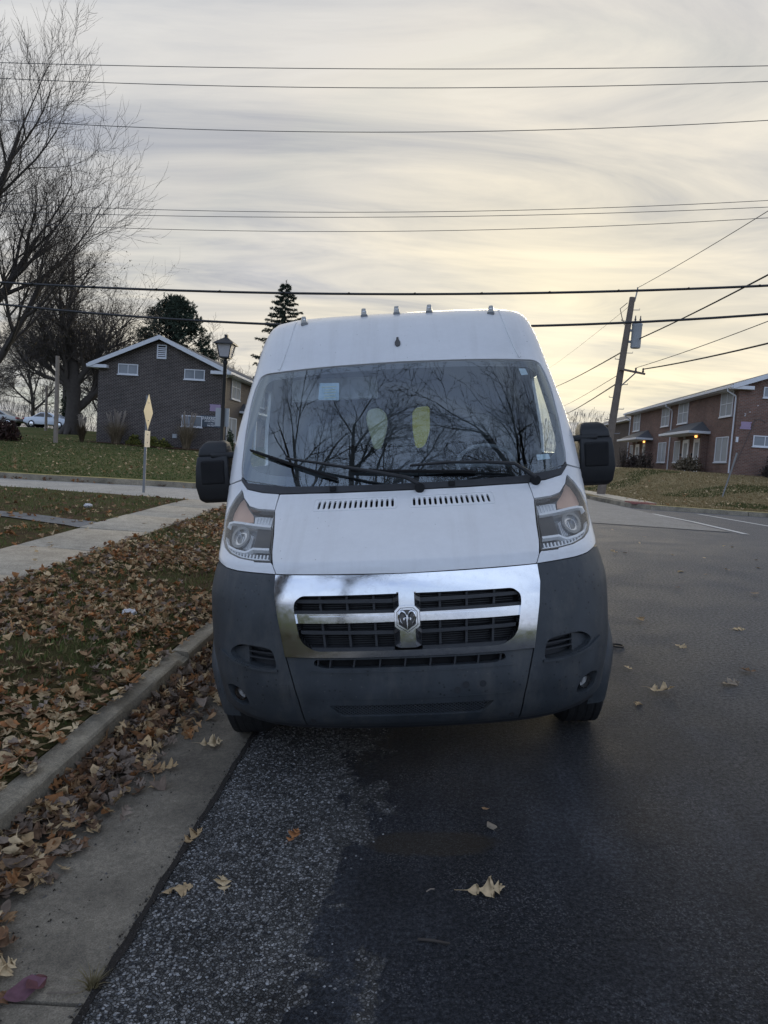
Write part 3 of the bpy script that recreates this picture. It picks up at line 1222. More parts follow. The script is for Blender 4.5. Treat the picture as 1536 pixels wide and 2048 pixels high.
# ---- hood with two rows of air slots
HO = [(0, 1.4215), (.19, 1.4225), (.37, 1.4225), (.52, 1.4245), (.696, 1.4245), (.703, 1.378), (.704, 1.346), (.688, 1.29), (.673, 1.24), (.660, 1.18), (.643, 1.13), (.625, 1.0895), (.449, 1.0885), (.254, 1.0865), (0, 1.0825)]
slots = []
for s in (-1, 1):
    for k in range(15):
        x = s * (.058 + .0288 * k)
        t = s * .0004 * k
        slots.append(rounded([(x - .0068, 1.350), (x + .0068, 1.350), (x + .0068 - t, 1.386), (x - .0068 - t, 1.386)], .006, 2))
hood = panel('hood', mirror_full(HO), 'van_white', van, slots, thick=.02, hole_thick=.012, dz=.022)
for s in (-1, 1):
    lp = rounded([(s * .032, 1.342), (s * .492, 1.342), (s * .488, 1.3945), (s * .032, 1.3945)], .012, 3)
    panel('vent_rim', strip(lp + [lp[0]], .0035), 'van_white', hood, off=.0025, thick=.004, step=.02)
# dark inner shell seen through the gaps
inner = [(W(z) * .985, z) for z in frange(.36, 1.43, 14)]
panel('inner_shell', mirror_full([(0, .36)] + inner + [(0, 1.43)]), 'deep_black', van, off=-.085, thick=0, dz=.06, nphi=18, step=.06)

# ---- fenders and headlamps
HL = [(.945, 1.448), (.917, 1.405), (.868, 1.366), (.810, 1.3535), (.709, 1.3475), (.694, 1.29), (.680, 1.240), (.655, 1.1425), (.745, 1.1435), (.83, 1.150), (.90, 1.164), (.945, 1.184), (.980, 1.212), (1.003, 1.25), (1.018, 1.297), (1.006, 1.355), (.974, 1.415)]
for s in (1, -1):
    sm = (lambda lp: lp) if s == 1 else flip
    side = [(W(z), z) for z in frange(1.135, 1.469, 16)]
    fen = ([(.703, 1.4265), (.708, 1.378), (.709, 1.352)] + [(x, z + .004) for x, z in HL[3:0:-1]] + [(.944, 1.4545)] + [(x + .005, z) for x, z in HL[:0:-1][:9]] + [(.745, 1.139), (.656, 1.1385)]
           + [(.648, 1.13), (.630, 1.0895), (.723, 1.0935), (.838, 1.0975), (.905, 1.104), (.955, 1.118)] + side + [(.955, 1.502), (.907, 1.4535), (.807, 1.4345)])
    f = panel('fender', sm(fen), 'van_white', van, thick=.02)
    lamp = empty('headlamp')
    lamp.parent = van
    panel('lamp_housing', sm(HL), 'lamp_dark', lamp, off=-.05, thick=0)
    panel('lamp_rim', sm(HL), 'gloss_black', lamp, [sm([(x + (.84 - x) * .035, z + (1.28 - z) * .05) for x, z in HL])], off=-.004, thick=.05)
    amb = [(.938, 1.43), (.968, 1.405), (.998, 1.35), (1.004, 1.312), (.90, 1.312), (.84, 1.318), (.85, 1.345), (.885, 1.368), (.918, 1.395)]
    panel('turn_reflector', sm(amb), 'amber', lamp, off=-.035, thick=.005)
    up = [(.712, 1.338), (.80, 1.343), (.838, 1.340), (.83, 1.305), (.714, 1.298)]
    panel('upper_reflector', sm(up), 'bright_trim', lamp, off=-.036, thick=.01)
    for k in range(6):
        x = .722 + k * .019
        panel('reflector_rib', sm(strip([(x, 1.304), (x, 1.336)], .004)), 'bright_trim', lamp, off=-.028, thick=.008, step=.012)
    panel('lamp_bar', sm(strip([(.996, 1.268), (.990, 1.290), (.955, 1.299), (.90, 1.299), (.80, 1.292), (.712, 1.287)], .0095)), 'bright_trim', lamp, off=-.012, thick=.02, step=.02)
    panel('lamp_bar', sm(strip([(.985, 1.225), (.945, 1.198), (.88, 1.186), (.822, 1.182), (.80, 1.188), (.782, 1.197), (.688, 1.196)], .0085)), 'bright_trim', lamp, off=-.012, thick=.02, step=.02)
    panel('lamp_bar', sm(strip([(.975, 1.215), (.93, 1.183), (.87, 1.166), (.80, 1.157), (.672, 1.153)], .0075)), 'bright_trim', lamp, off=-.012, thick=.015, step=.02)
    # main reflector bowl: rings stepping back
    cx, cz = .885, 1.243
    for k, (r0, r1, dep) in enumerate([(.046, .034, .018), (.034, .022, .030), (.022, .008, .040)]):
        ring = lambda r: [(cx + math.cos(a) * r * 1.25, cz + math.sin(a) * r * .95) for a in frange(0, 2 * math.pi, 25)[:-1]]
        panel('reflector', sm(ring(r0)), ('lamp_bowl', 'silver', 'lamp_bowl')[k], lamp, [sm(ring(r1))] if k < 2 else [], off=-dep, thick=.014, step=.012)
    for k in range(7):
        x = .815 + k * .010
        panel('reflector_rib', sm(strip([(x, 1.205), (x, 1.268 - .003 * abs(k - 3))], .0035)), 'bright_trim', lamp, off=-.034, thick=.01, step=.012)
    for k in range(13):
        x = .69 + k * .020
        z0 = 1.1615 + .010 * max(0, (x - .8) / .1)
        panel('reflector_rib', sm(strip([(x, z0), (x, z0 + .017)], .008)), 'bright_trim', lamp, off=-.020, thick=.01, step=.012)
    inn = [(.705, 1.28), (.790, 1.284), (.786, 1.205), (.694, 1.203)]
    panel('inner_reflector', sm(inn), 'grille_black', lamp, off=-.025, thick=.012)
    panel('inner_reflector', sm(rounded([(.715, 1.262), (.770, 1.266), (.768, 1.222), (.708, 1.220)], .02, 4)), 'silver', lamp, off=-.03, thick=.012, step=.012)
    panel('lamp_lens', sm(HL), 'lens', lamp, off=.001, thick=0)

# ---- chrome grille surround
OP = [(0, .997), (.505, .995), (.539, .966), (.543, .933), (.534, .875), (.522, .80), (.502, .762), (.445, .727), (0, .726)]
CO = [(0, 1.078), (.440, 1.082), (.624, 1.0835), (.6315, 1.006), (.6215, .907), (.6055, .813), (.5885, .704), (.40, .7025), (0, .7015)]
op_loop = rounded(mirror_full(OP), .03, 4)
grille = empty('grille')
grille.parent = van
panel('grille_surround', mirror_full(CO), 'chrome', grille, [op_loop], off=.012, thick=.03, hole_thick=.05, dz=.02)
sc_ = lambda lp, cx, cz, kx, kz: [(cx + (x - cx) * kx, cz + (z - cz) * kz) for x, z in lp]
panel('grille_lip', sc_(op_loop, 0, .862, 1.012, 1.03), 'chrome', grille, [sc_(op_loop, 0, .862, .985, .955)], off=.017, thick=.03, hole_thick=.05, step=.02)
panel('radiator', sc_(op_loop, 0, .862, 1.03, 1.06), 'deep_black', grille, off=-.075, thick=0)
for i in range(24):
    z = .735 + i * .0108
    panel('radiator_fin', strip([(-.52, z), (-.2, z), (.2, z), (.52, z)], .0035), 'grille_black', grille, off=-.066, thick=.006, nphi=12, step=.08)
for s in (-1, 1):
    panel('grille_slat', [(s * .066, .957 - .009), (s * .066, .957 + .011), (s * .528, .963 + .009), (s * .532, .963 - .007)], 'grille_black', grille, off=-.008, thick=.045)
    panel('grille_slat', [(s * .066, .811 - .008), (s * .066, .811 + .010), (s * .512, .817 + .010), (s * .508, .817 - .006)], 'grille_black', grille, off=-.008, thick=.045)
    for x0, x1 in ((.158, .150), (.287, .273), (.419, .398)):
        panel('grille_bar', [(s * (x0 - .0055), .994), (s * (x0 + .0055), .994), (s * (x1 + .0055), .730), (s * (x1 - .0055), .730)], 'grille_black', grille, off=-.022, thick=.045)
    panel('cross_bar', [(s * .060, .862), (s * .060, .903), (s * .36, .905), (s * .530, .906), (s * .527, .862), (s * .36, .861)], 'chrome', grille, off=.004, thick=.04, dz=.01)
    panel('cross_bar_ridge', rounded([(s * .062, .872), (s * .062, .893), (s * .47, .893), (s * .47, .873)], .006, 2), 'chrome', grille, off=.014, thick=.012, dz=.01)
    panel('cross_bar_shelf', [(s * .066, .903), (s * .066, .918), (s * .533, .921), (s * .533, .906)], 'grille_black', grille, off=-.006, thick=.05)
    panel('lower_shelf', [(s * .066, .728), (s * .066, .746), (s * .470, .748), (s * .445, .730)], 'grille_black', grille, off=-.004, thick=.05)
post = panel('grille_post', [(-.036, .996), (.036, .996), (.036, .745), (-.036, .745)], 'chrome', grille, off=.030, thick=.04, dz=.02, step=.02)
m = MB()
for s in (-1, 1):
    A = [SP(s * .036, z, .030) for z in (.745, .996)]
    B = [SP(s * .064, z, -.004) for z in (.75, .996)]
    C_ = [SP(s * .064, z, -.05) for z in (.75, .996)]
    m.add([A[0], A[1], B[1], B[0], C_[1], C_[0]], [(0, 1, 2, 3), (3, 2, 4, 5)])
m.build('post_side', MATS['chrome'], grille)

# ---- shield emblem
emblem = empty('emblem')
emblem.parent = van
SH = [(0, .937), (.036, .935), (.057, .914), (.058, .846), (.050, .838), (0, .806)]
sh = mirror_full(SH)
panel('shield', sh, 'gloss_black', emblem, off=.040, thick=.03, step=.015)
panel('shield_rim', sh, 'chrome', emblem, [sc_(sh, 0, .874, .85, .86)], off=.048, thick=.012, step=.012)
panel('shield_rim', sc_(sh, 0, .874, .80, .815), 'chrome', emblem, [sc_(sh, 0, .874, .69, .70)], off=.047, thick=.012, step=.012)
for s in (-1, 1):
    m = MB()
    pts = [(.006, .892), (.013, .905), (.022, .912), (.031, .908), (.036, .896), (.037, .882), (.033, .866), (.026, .856), (.022, .851)]
    m.tube([SP(s * x, z, .046 + .004 * math.sin(i / 8 * 3.1)) for i, (x, z) in enumerate(pts)], [.0045, .0075, .0085, .0085, .0078, .007, .006, .005, .002], 8)
    m.build('ram_horn', MATS['chrome'], emblem, smooth=60)
    m = MB()
    m.prism([SP(s * x, z, .044) for x, z in [(.012, .886), (.020, .880), (.017, .870), (.011, .874)]], (0, -.007, 0))
    m.build('ram_ear', MATS['chrome'], emblem, bevel=.001)
m = MB()
face = [(0, .897), (.010, .890), (.0135, .880), (.009, .868), (.0065, .848), (.003, .834), (-.003, .834), (-.0065, .848), (-.009, .868), (-.0135, .880), (-.010, .890)]
base = [SP(x, z, .042) for x, z in face]
ctr = [SP(x * .35, z, .054) for x, z in face]
n = len(face)
m.add(base + ctr, [(i, (i + 1) % n, n + (i + 1) % n, n + i) for i in range(n)] + [tuple(range(n, 2 * n))])
m.build('ram_face', MATS['chrome'], emblem)

# ---- bumper
BC = [(0, .6975), (.40, .6985), (.5845, .6995), (.5625, .606), (.5345, .479), (.5135, .335), (.30, .327), (0, .325)]
slot = rounded([(-.448, .690), (.448, .690), (.456, .664), (.40, .650), (-.40, .650), (-.456, .664)], .012, 3)
mesh_h = rounded([(-.395, .464), (.395, .464), (.335, .402), (-.335, .402)], .015, 3)
bc = panel('bumper_centre', mirror_full(BC), 'van_plastic', van, [slot, mesh_h], thick=.03, hole_thick=.045, dz=.02)
for x in (-.435, -.376, -.261, -.138, -.019, .10, .215, .325, .43):
    panel('slot_bar', strip([(x + .004, .692), (x - .004, .648)], .008), 'grille_black', bc, off=-.01, thick=.04, step=.02)
panel('slot_back', rounded([(-.46, .70), (.46, .70), (.46, .64), (-.46, .64)], .012, 3), 'deep_black', bc, off=-.06, thick=0)
panel('slot_lip', strip([(-.49, .634), (-.2, .630), (.2, .630), (.49, .634)], .006), 'van_plastic', bc, off=.004, thick=.008)
panel('mesh_back', rounded([(-.41, .475), (.41, .475), (.41, .39), (-.41, .39)], .01, 3), 'deep_black', bc, off=-.05, thick=0)
m = MB()
for d in (-1, 1):
    for i in range(-40, 41):
        x0 = i * .0205
        a, b = (x0 - d * .042, .402), (x0 + d * .042, .464)
        lim = lambda z: .335 + (.395 - .335) * (z - .402) / .062
        pts = [(a[0] + (b[0] - a[0]) * t, a[1] + (b[1] - a[1]) * t) for t in (0, .25, .5, .75, 1)]
        pts = [p for p in pts if abs(p[0]) < lim(p[1])]
        if len(pts) >= 2:
            m.tube([SP(x, z, -.010 - .003 * (d > 0)) for x, z in pts], .0026, 4)
m.build('mesh_grille', MATS['van_plastic'], bc)
for x in (-.478, .478):
    m = MB()
    m.lathe([(.012, -.004), (.012, .004), (.007, .007)], 12, 'Y', tuple(SP(x, .375, 0)))
    m.build('bolt', MATS['deep_black'], bc)
for x, z in ((-.11, .60), (.03, .59), (-.05, .545), (.26, .555), (.34, .555), (.22, .53)):
    m = MB()
    p = SP(x, z, 0)
    m.lathe([(.016 if x > .2 else .008, -.003), (.014 if x > .2 else .006, .0015)], 14, 'Y', (p.x, p.y, p.z))
    m.build('plug', MATS['grille_black' if x > .2 else 'van_plastic'], bc)
panel('license_recess_line', strip([(-.47, .500), (0, .496), (.47, .500)], .004), 'van_plastic', bc, off=.002, thick=.006)

DU = [(.875, .722), (.84, .745), (.79, .750), (.70, .743), (.658, .732), (.644, .69), (.638, .642), (.72, .642), (.80, .653), (.868, .674), (.888, .70)]
FG = [(.930, .523), (.885, .535), (.845, .520), (.812, .478), (.800, .437), (.85, .422), (.905, .45)]
for s in (1, -1):
    sm = (lambda lp: lp) if s == 1 else flip
    side = [(W(z), z) for z in frange(.415, 1.11, 26)]
    bl = [(.6285, 1.085), (.6355, 1.006), (.6255, .907), (.6095, .813), (.5925, .704), (.5695, .606), (.5415, .479), (.5205, .335), (.597, .338), (.69, .344), (.77, .362), (.843, .382), (.925, .394)] + side + [(.953, 1.1135), (.903, 1.0995), (.838, 1.093), (.723, 1.089)]
    bp = panel('bumper_corner', sm(bl), 'van_plastic', van, [sm(rounded(DU, .02, 3)), sm(rounded(FG, .02, 3))], thick=.03, hole_thick=.07, dz=.025)
    panel('duct_back', sm(sc_(DU, .76, .70, 1.1, 1.15)), 'grille_black', bp, off=-.07, thick=0)
    for k in range(3):
        z = .735 - .028 * k
        panel('duct_slat', sm([(.65, z - .004), (.65, z + .004), (.80, z + .010), (.80, z + .002)]), 'grille_black', bp, off=-.03, thick=.035)
    panel('duct_lip', sm(strip([(.632, .634), (.72, .634), (.80, .643), (.87, .662), (.935, .70)], .012)), 'van_plastic', bp, off=.012, thick=.02)
    panel('duct_ramp', sm([(.80, .745), (.875, .722), (.888, .70), (.868, .674), (.80, .653)]), 'van_plastic', bp, off=-.03, thick=.02)
    panel('fog_back', sm(sc_(FG, .86, .48, 1.15, 1.2)), 'deep_black', bp, off=-.065, thick=0)
    fog = empty('fog_lamp')
    fog.parent = van
    ring = lambda r: [(.853 + math.cos(a) * r, .485 + math.sin(a) * r) for a in frange(0, 2 * math.pi, 21)[:-1]]
    panel('fog_bezel', sm(ring(.036)), 'gloss_black', fog, [sm(ring(.029))], off=-.003, thick=.03, step=.01)
    panel('fog_reflector', sm(ring(.030)), 'bright_trim', fog, off=-.022, thick=0, step=.01)
    panel('fog_bulb', sm(ring(.010)), 'paper_white', fog, off=-.010, thick=.012, step=.006)
    panel('fog_lens', sm(ring(.029)), 'clear_lens', fog, off=-.001, thick=0, step=.01)
panel('tow_cover', rounded([(-.628, .570), (-.583, .570), (-.582, .520), (-.627, .520)], .004, 2), 'van_plastic', van, off=.0025, thick=.006, step=.012)
# under lip and splash floor
m = MB()
for i in range(24):
    xa, xb = -.92 + 1.84 * i / 24, -.92 + 1.84 * (i + 1) / 24
    za = .338 + .05 * max(0, (abs(xa) - .6) / .32) ** 1.3
    zb = .338 + .05 * max(0, (abs(xb) - .6) / .32) ** 1.3
    A, B = SP(xa, za, -.008), SP(xb, zb, -.008)
    m.hexa([A, (xa, A.y + .5, za - .04), (xa, A.y + .5, za - .05), (xa, A.y + .03, za - .03)], [B, (xb, B.y + .5, zb - .04), (xb, B.y + .5, zb - .05), (xb, B.y + .03, zb - .03)])
m.build('under_tray', MATS['grille_black'], van)

# ---- sides, roof, rear
REAR = 5.95
for s in (1, -1):
    def Ss(y, z, s=s):
        return Vector((s * W(z), y, z))

    def Ns(y, z, s=s):
        return Vector((s, 0, -(W(z + .004) - W(z - .004)) / .008)).normalized()
    arch = lambda yc: [(yc + .46 * math.cos(a), .36 + .46 * math.sin(a)) for a in frange(math.pi, 0, 25)]
    yf = lambda z: P(z) + C(z) + .001
    front = [(yf(z), z) for z in frange(2.60, .56, 60)]
    loop = [(REAR, .36), (REAR, 2.60)] + front + [q for q in arch(.92) if q[1] > .545 or q[0] > .92] + [(4.40, .36)] + arch(4.92)[1:-1]
    win = rounded([(1.36, 1.56), (2.25, 1.54), (2.25, 2.10), (1.86, 2.10), (1.62, 1.90)], .04, 4)
    g_ = [(y, z) for y in frange(.4, REAR, 46) for z in frange(.4, 2.6, 40)]
    surf_mesh('side_panel', loop, [win], MATS['van_white'], van, Ss, Ns, g_, .02, .02, .06)
    surf_mesh('side_window', win, [], MATS['side_glass'], van, lambda y, z: Ss(y, z) - Ns(y, z) * .006, Ns, [(y, z) for y in frange(1.3, 2.3, 12) for z in frange(1.5, 2.1, 8)], 0, 0, .05)
    m = MB()
    m.tube([Ss(2.36, z) + Ns(2.36, z) * .001 for z in frange(.5, 2.2, 14)], .004, 4)
    m.build('door_seam', MATS['deep_black'], van)
    m = MB()
    prof = [(.97, .425), (1.060, .428), (1.076, .445), (1.078, .475), (1.066, .505), (1.035, .525), (.97, .535)]
    for yc in (.92, 4.92):
        fl = MB()
        ang = frange(R(188), R(-8), 40)
        for a in ang:
            for x, r in prof:
                lowk = max(0.0, .55 - (.36 + r * math.sin(a))) * .22
                fl.v.append((s * (x - lowk), yc + r * math.cos(a), .36 + r * math.sin(a)))
        k = len(prof)
        for i in range(len(ang) - 1):
            for j in range(k - 1):
                a0 = i * k + j
                fl.f.append((a0, a0 + 1, a0 + k + 1, a0 + k))
        fl.build('wheel_arch_flare', MATS['van_plastic'], van, smooth=60)
    m = MB()
    m.box(min(s * .99, s * 1.045), max(s * .99, s * 1.045), 1.44, 4.40, .33, .50)
    m.build('sill', MATS['van_plastic'], van, bevel=.02)
    for yc in (.92, 4.92):
        m = MB()
        aa = frange(R(5), R(175), 17)
        m.prism([(s * .62, yc + .45 * math.cos(a), .36 + .45 * math.sin(a)) for a in aa], (s * .36, 0, 0))
        m.build('wheel_well', MATS['deep_black'], van)
        if True:
            tyre = MB()
            prof_t = [(.20, .80), (.27, .79), (.325, .815), (.345, .84), (.350, .90), (.350, .97), (.345, 1.02), (.325, 1.045), (.27, 1.07), (.20, 1.06)]
            tyre.lathe([(r, s * (h + .015)) for r, h in prof_t], 40, 'X', (0, yc, .350))
            wheel = empty('wheel')
            wheel.parent = van
            to = tyre.build('tyre', MATS['rubber'], wheel, smooth=50)
            gv = MB()
            for xg in (.865, .915, .965, 1.01):
                gv.lathe([(.3508, s * (xg)), (.3525, s * (xg + .004)), (.3525, s * (xg + .030)), (.3508, s * (xg + .034))], 40, 'X', (0, yc, .350))
            gv.build('tread', MATS['rubber'], wheel)
            rm = MB()
            rm.lathe([(.20, s * .90), (.215, s * 1.055), (.20, s * 1.065), (.17, s * 1.0), (.08, s * 1.01), (.07, s * 1.04), (.01, s * 1.045)], 32, 'X', (0, yc, .350))
            rm.build('rim', MATS['rim_steel'], wheel, smooth=40)
# roof sheet
m = MB()
rows = []
def roof_z(x, y):
    lo, hi = 2.30, 2.6135
    for _ in range(24):
        mid = (lo + hi) / 2
        if abs(x) <= W(mid) and D(x, mid) <= y:
            lo = mid
        else:
            hi = mid
    return lo - .005


for i in range(30):
    y = 2.05 + (REAR - 2.05) * (i / 29) ** 1.6
    rows.append([(x, y, roof_z(x, y)) for x in frange(-.79, .79, 13)])
for r_ in rows:
    m.v += r_
for i in range(29):
    for j in range(12):
        a = i * 13 + j
        m.f.append((a, a + 1, a + 14, a + 13))
m.build('roof', MATS['van_white'], van, smooth=40)
m = MB()
back = [(W(z), REAR, z) for z in frange(.36, 2.60, 30)]
m.prism(back + [(-x, y, z) for x, y, z in reversed(back)], (0, -.03, 0))
m.build('rear_wall', MATS['van_white'], van)
m = MB()
m.box(-.95, .95, .75, 5.9, .36, .42)
m.box(-.60, .60, .45, 1.6, .30, .60)
m.build('floor_pan', MATS['deep_black'], van)
# embossed ribs down the roof cap
for s in (-1, 1):
    panel('roof_rib', strip([(s * .712, 2.555), (s * .722, 2.45), (s * .735, 2.36), (s * .760, 2.26), (s * .785, 2.185)], .016), 'van_white', van, off=.006, thick=.012)
hole = [(0, 2.362), (.007, 2.360), (.008, 2.345), (.018, 2.325), (.018, 2.308), (.010, 2.297), (0, 2.295)]
panel('roof_plug', mirror_full(hole), 'gloss_black', van, off=.006, thick=.01, step=.008)
# marker lamps
for x, z in ((-.640, 2.515), (-.227, 2.556), (0, 2.563), (.226, 2.559), (.645, 2.520)):
    p = SP(x, z, 0)
    ml = empty('marker_lamp')
    ml.parent = van
    ml.location = p
    ml.rotation_euler = (0, 0, -.35 * x)
    m = MB()
    m.box(-.024, .024, -.012, .11, -.012, .012)
    m.build('lamp_base', MATS['galvanised'], ml, bevel=.005)
    m = MB()
    m.hexa([(-.021, -.008, .008), (.021, -.008, .008), (.021, .10, .012), (-.021, .10, .012)], [(-.016, .018, .060), (.016, .018, .060), (.015, .085, .052), (-.015, .085, .052)])
    m.build('lamp_lens', MATS['marker_lens'], ml, bevel=.008, seg=3, smooth=60)
    m = MB()
    m.box(-.010, .010, .005, .05, .010, .040)
    m.build('bulb_holder', MATS['silver'], ml, bevel=.003)
m = MB()
m.lathe([(.075, 0), (.070, .02), (.045, .042), (.01, .050)], 20, 'Z', (.41, 2.55, 2.612))
m.build('roof_antenna', MATS['deep_black'], van, smooth=60)

# ---- wipers
def wiper(blade, arm, pivot):
    wp = empty('wiper')
    wp.parent = van
    n = 14
    (x0, z0), (x1, z1) = blade
    P_ = lambda t, o: SP(x0 + (x1 - x0) * t, z0 + (z1 - z0) * t, o)
    m = MB()
    m.tube([P_(t, .006) for t in frange(0, 1, n)], .0075, 6)
    m.build('wiper_rubber', MATS['rubber'], wp)
    m = MB()
    m.tube([P_(t, .015) for t in frange(.0, 1, n)], [.005] + [.008] * (n - 2) + [.005], 6)
    m.build('wiper_blade', MATS['deep_black'], wp)
    m = MB()
    m.tube([SP(x, z, o) for x, z, o in arm], [r for r in frange(.007, .013, len(arm))], 8)
    m.build('wiper_arm', MATS['mirror_plastic'], wp, smooth=60)
    m = MB()
    m.lathe([(.028, -.02), (.028, .02), (.018, .03)], 14, 'Y', tuple(SP(*pivot, .012)))
    m.build('wiper_pivot', MATS['deep_black'], wp)


wiper(((-.905, 1.672), (-.365, 1.492)), [(-.665, 1.602, .035), (-.45, 1.560, .045), (-.2, 1.508, .05), (.02, 1.462, .05), (.09, 1.428, .03)], (.092, 1.424))
wiper(((-.288, 1.533), (.411, 1.496)), [(.044, 1.532, .035), (.25, 1.534, .045), (.45, 1.524, .05), (.62, 1.506, .05), (.68, 1.468, .045), (.735, 1.432, .03)], (.738, 1.430))

# ---- mirrors
for s in (1, -1):
    mr = empty('side_mirror')
    mr.parent = van
    m = MB()
    q = lambda z, x0, x1, y0, y1: [(s * x0, y0, z), (s * x1, y0, z), (s * x1, y1, z), (s * x0, y1, z)]
    lv = [q(1.355, 1.115, 1.265, 1.235, 1.36), q(1.375, 1.09, 1.290, 1.20, 1.375), q(1.47, 1.085, 1.305, 1.18, 1.38), q(1.58, 1.090, 1.298, 1.185, 1.38), q(1.652, 1.095, 1.288, 1.20, 1.375)]
    for a, b in zip(lv[:-1], lv[1:]):
        m.hexa(a, b)
    bm_o = MB()
    allv = [p for l in lv for p in l]
    fs = [(3, 2, 1, 0)] + [(i * 4 + k, i * 4 + (k + 1) % 4, i * 4 + 4 + (k + 1) % 4, i * 4 + 4 + k) for i in range(4) for k in range(4)] + [(16, 17, 18, 19)]
    bm_o.add(allv, fs)
    bm_o.build('mirror_housing', MATS['mirror_plastic'], mr, bevel=.03, seg=4, smooth=70)
    lv = [q(1.648, 1.10, 1.285, 1.205, 1.37), q(1.70, 1.100, 1.275, 1.215, 1.365), q(1.735, 1.11, 1.250, 1.24, 1.355), q(1.746, 1.13, 1.225, 1.26, 1.345)]
    bm_o = MB()
    allv = [p for l in lv for p in l]
    fs = [(3, 2, 1, 0)] + [(i * 4 + k, i * 4 + (k + 1) % 4, i * 4 + 4 + (k + 1) % 4, i * 4 + 4 + k) for i in range(3) for k in range(4)] + [(12, 13, 14, 15)]
    bm_o.add(allv, fs)
    bm_o.build('mirror_cap', MATS['mirror_plastic'], mr, bevel=.022, seg=4, smooth=70)
    m = MB()
    m.hexa(*[[(s * x, y, z) for x, y, z in l] for l in ([(1.02, 1.22, 1.630), (1.02, 1.36, 1.630), (1.02, 1.36, 1.672), (1.02, 1.22, 1.672)], [(1.20, 1.19, 1.638), (1.20, 1.33, 1.638), (1.20, 1.33, 1.672), (1.20, 1.19, 1.672)])])
    m.build('mirror_arm', MATS['mirror_plastic'], mr, bevel=.012, seg=3, smooth=60)
    m = MB()
    m.hexa(*[[(s * x, y, z) for x, y, z in l] for l in ([(1.03, 1.24, 1.40), (1.03, 1.42, 1.40), (1.03, 1.42, 1.47), (1.03, 1.24, 1.47)], [(1.12, 1.24, 1.405), (1.12, 1.38, 1.405), (1.12, 1.38, 1.46), (1.12, 1.24, 1.46)])])
    m.build('mirror_foot', MATS['mirror_plastic'], mr, bevel=.012, seg=3, smooth=60)
    m = MB()
    m.box(min(s * 1.115, s * 1.262), max(s * 1.115, s * 1.262), 1.172, 1.20, 1.475, 1.625)
    m.build('mirror_recess', MATS['deep_black'], mr, bevel=.012, seg=3)
    m = MB()
    m.box(min(s * 1.293, s * 1.312), max(s * 1.293, s * 1.312), 1.26, 1.34, 1.45, 1.58)
    m.build('mirror_signal', MATS['clear_lens'], mr, bevel=.006)

# ---- cabin seen through the glass
cabin = empty('cabin')
cabin.parent = van
m = MB()
m.hexa([(-.88, .96, 1.25), (.88, .96, 1.25), (.88, .96, 1.415), (-.88, .96, 1.415)], [(-.95, 1.55, 1.0), (.95, 1.55, 1.0), (.95, 1.55, 1.44), (-.95, 1.55, 1.44)])
m.box(-.95, .95, 1.30, 1.60, .8, 1.40)
m.build('dashboard', MATS['cabin_dark'], cabin, bevel=.02)
m = MB()
m.box(-.92, .92, 2.62, 2.66, .5, 2.42)
m.build('partition', MATS['cabin_grey'], cabin)
m = MB()
m.box(-.86, .86, 1.62, 2.62, 2.26, 2.30)
m.build('headliner', MATS['headliner'], cabin)
for x0, x1 in ((.28, .80), (-.80, -.02)):
    m = MB()
    m.hexa([(x0, 2.05, 1.05), (x1, 2.05, 1.05), (x1, 2.18, 1.05), (x0, 2.18, 1.05)], [(x0 + .03, 2.25, 1.66), (x1 - .03, 2.25, 1.66), (x1 - .03, 2.36, 1.66), (x0 + .03, 2.36, 1.66)])
    m.box(x0, x1, 1.65, 2.2, .82, 1.02)
    m.build('seat', MATS['cabin_dark'], cabin, bevel=.04, seg=3, smooth=60)
for x in (.54, -.60):
    m = MB()
    m.box(x - .13, x + .13, 2.26, 2.36, 1.68, 1.86)
    m.build('headrest', MATS['cabin_grey'], cabin, bevel=.04, seg=3, smooth=60)
m = MB()
cen = Vector((.55, 1.52, 1.50))
up_ = Vector((0, .75, .66)).normalized()
m.tube([cen + Vector((math.cos(a) * .19, 0, 0)) + up_ * math.sin(a) * .19 for a in frange(0, 2 * math.pi, 33)], .014, 8)
m.tube([cen + Vector((-.19, 0, 0)), cen, cen + Vector((.19, 0, 0))], .016, 6)
m.build('steering_wheel', MATS['cabin_grey'], cabin, smooth=60)
m = MB()
m.box(-.74, -.15, 1.66, 1.68, 1.98, 2.13)
m.build('sun_visor', MATS['headliner'], cabin, bevel=.01)
for pts, mt in (([(-.236, 1.926), (-.15, 1.936), (-.105, 1.90), (-.089, 1.85), (-.100, 1.755), (-.150, 1.62), (-.205, 1.62), (-.256, 1.855)], 'yellow_pale'), ([(.100, 1.89), (.135, 1.925), (.235, 1.933), (.229, 1.74), (.18, 1.62), (.115, 1.61), (.096, 1.755)], 'yellow_sheet')):
    kk = .90
    pts = [(-.138 + (x + .138) * kk, 1.743 + (z - 1.743) * kk) for x, z in pts]
    m = MB()
    m.prism([(x, 1.68, z) for x, z in rounded(pts, .03, 3)], (0, .03, 0))
    m.build('yellow_cover', MATS[mt], cabin, bevel=.008)
    m = MB()
    cx = sum(p[0] for p in pts) / len(pts)
    m.box(cx - .03, cx + .03, 1.685, 1.705, .9, 1.64)
    m.build('cover_post', MATS['cabin_dark'], cabin)
panel('notice_sheet', [(-.505, 2.088), (-.378, 2.082), (-.375, 1.970), (-.508, 1.980)], 'sheet_paper', ws, off=-.018, thick=.001, step=.03)
for i in range(5):
    z = 2.062 - i * .018
    panel('notice_line', [(-.47 if i else -.49, z), (-.40 if i % 2 else -.395, z - .001), (-.40 if i % 2 else -.395, z - .005), (-.47 if i else -.49, z - .004)], 'yellow_pale', ws, off=-.0165, thick=.001, step=.02)
panel('inspection_sticker', [(.766, 2.114), (.811, 2.113), (.822, 2.071), (.776, 2.068)], 'sticker', ws, off=-.0075, thick=.001, step=.02)
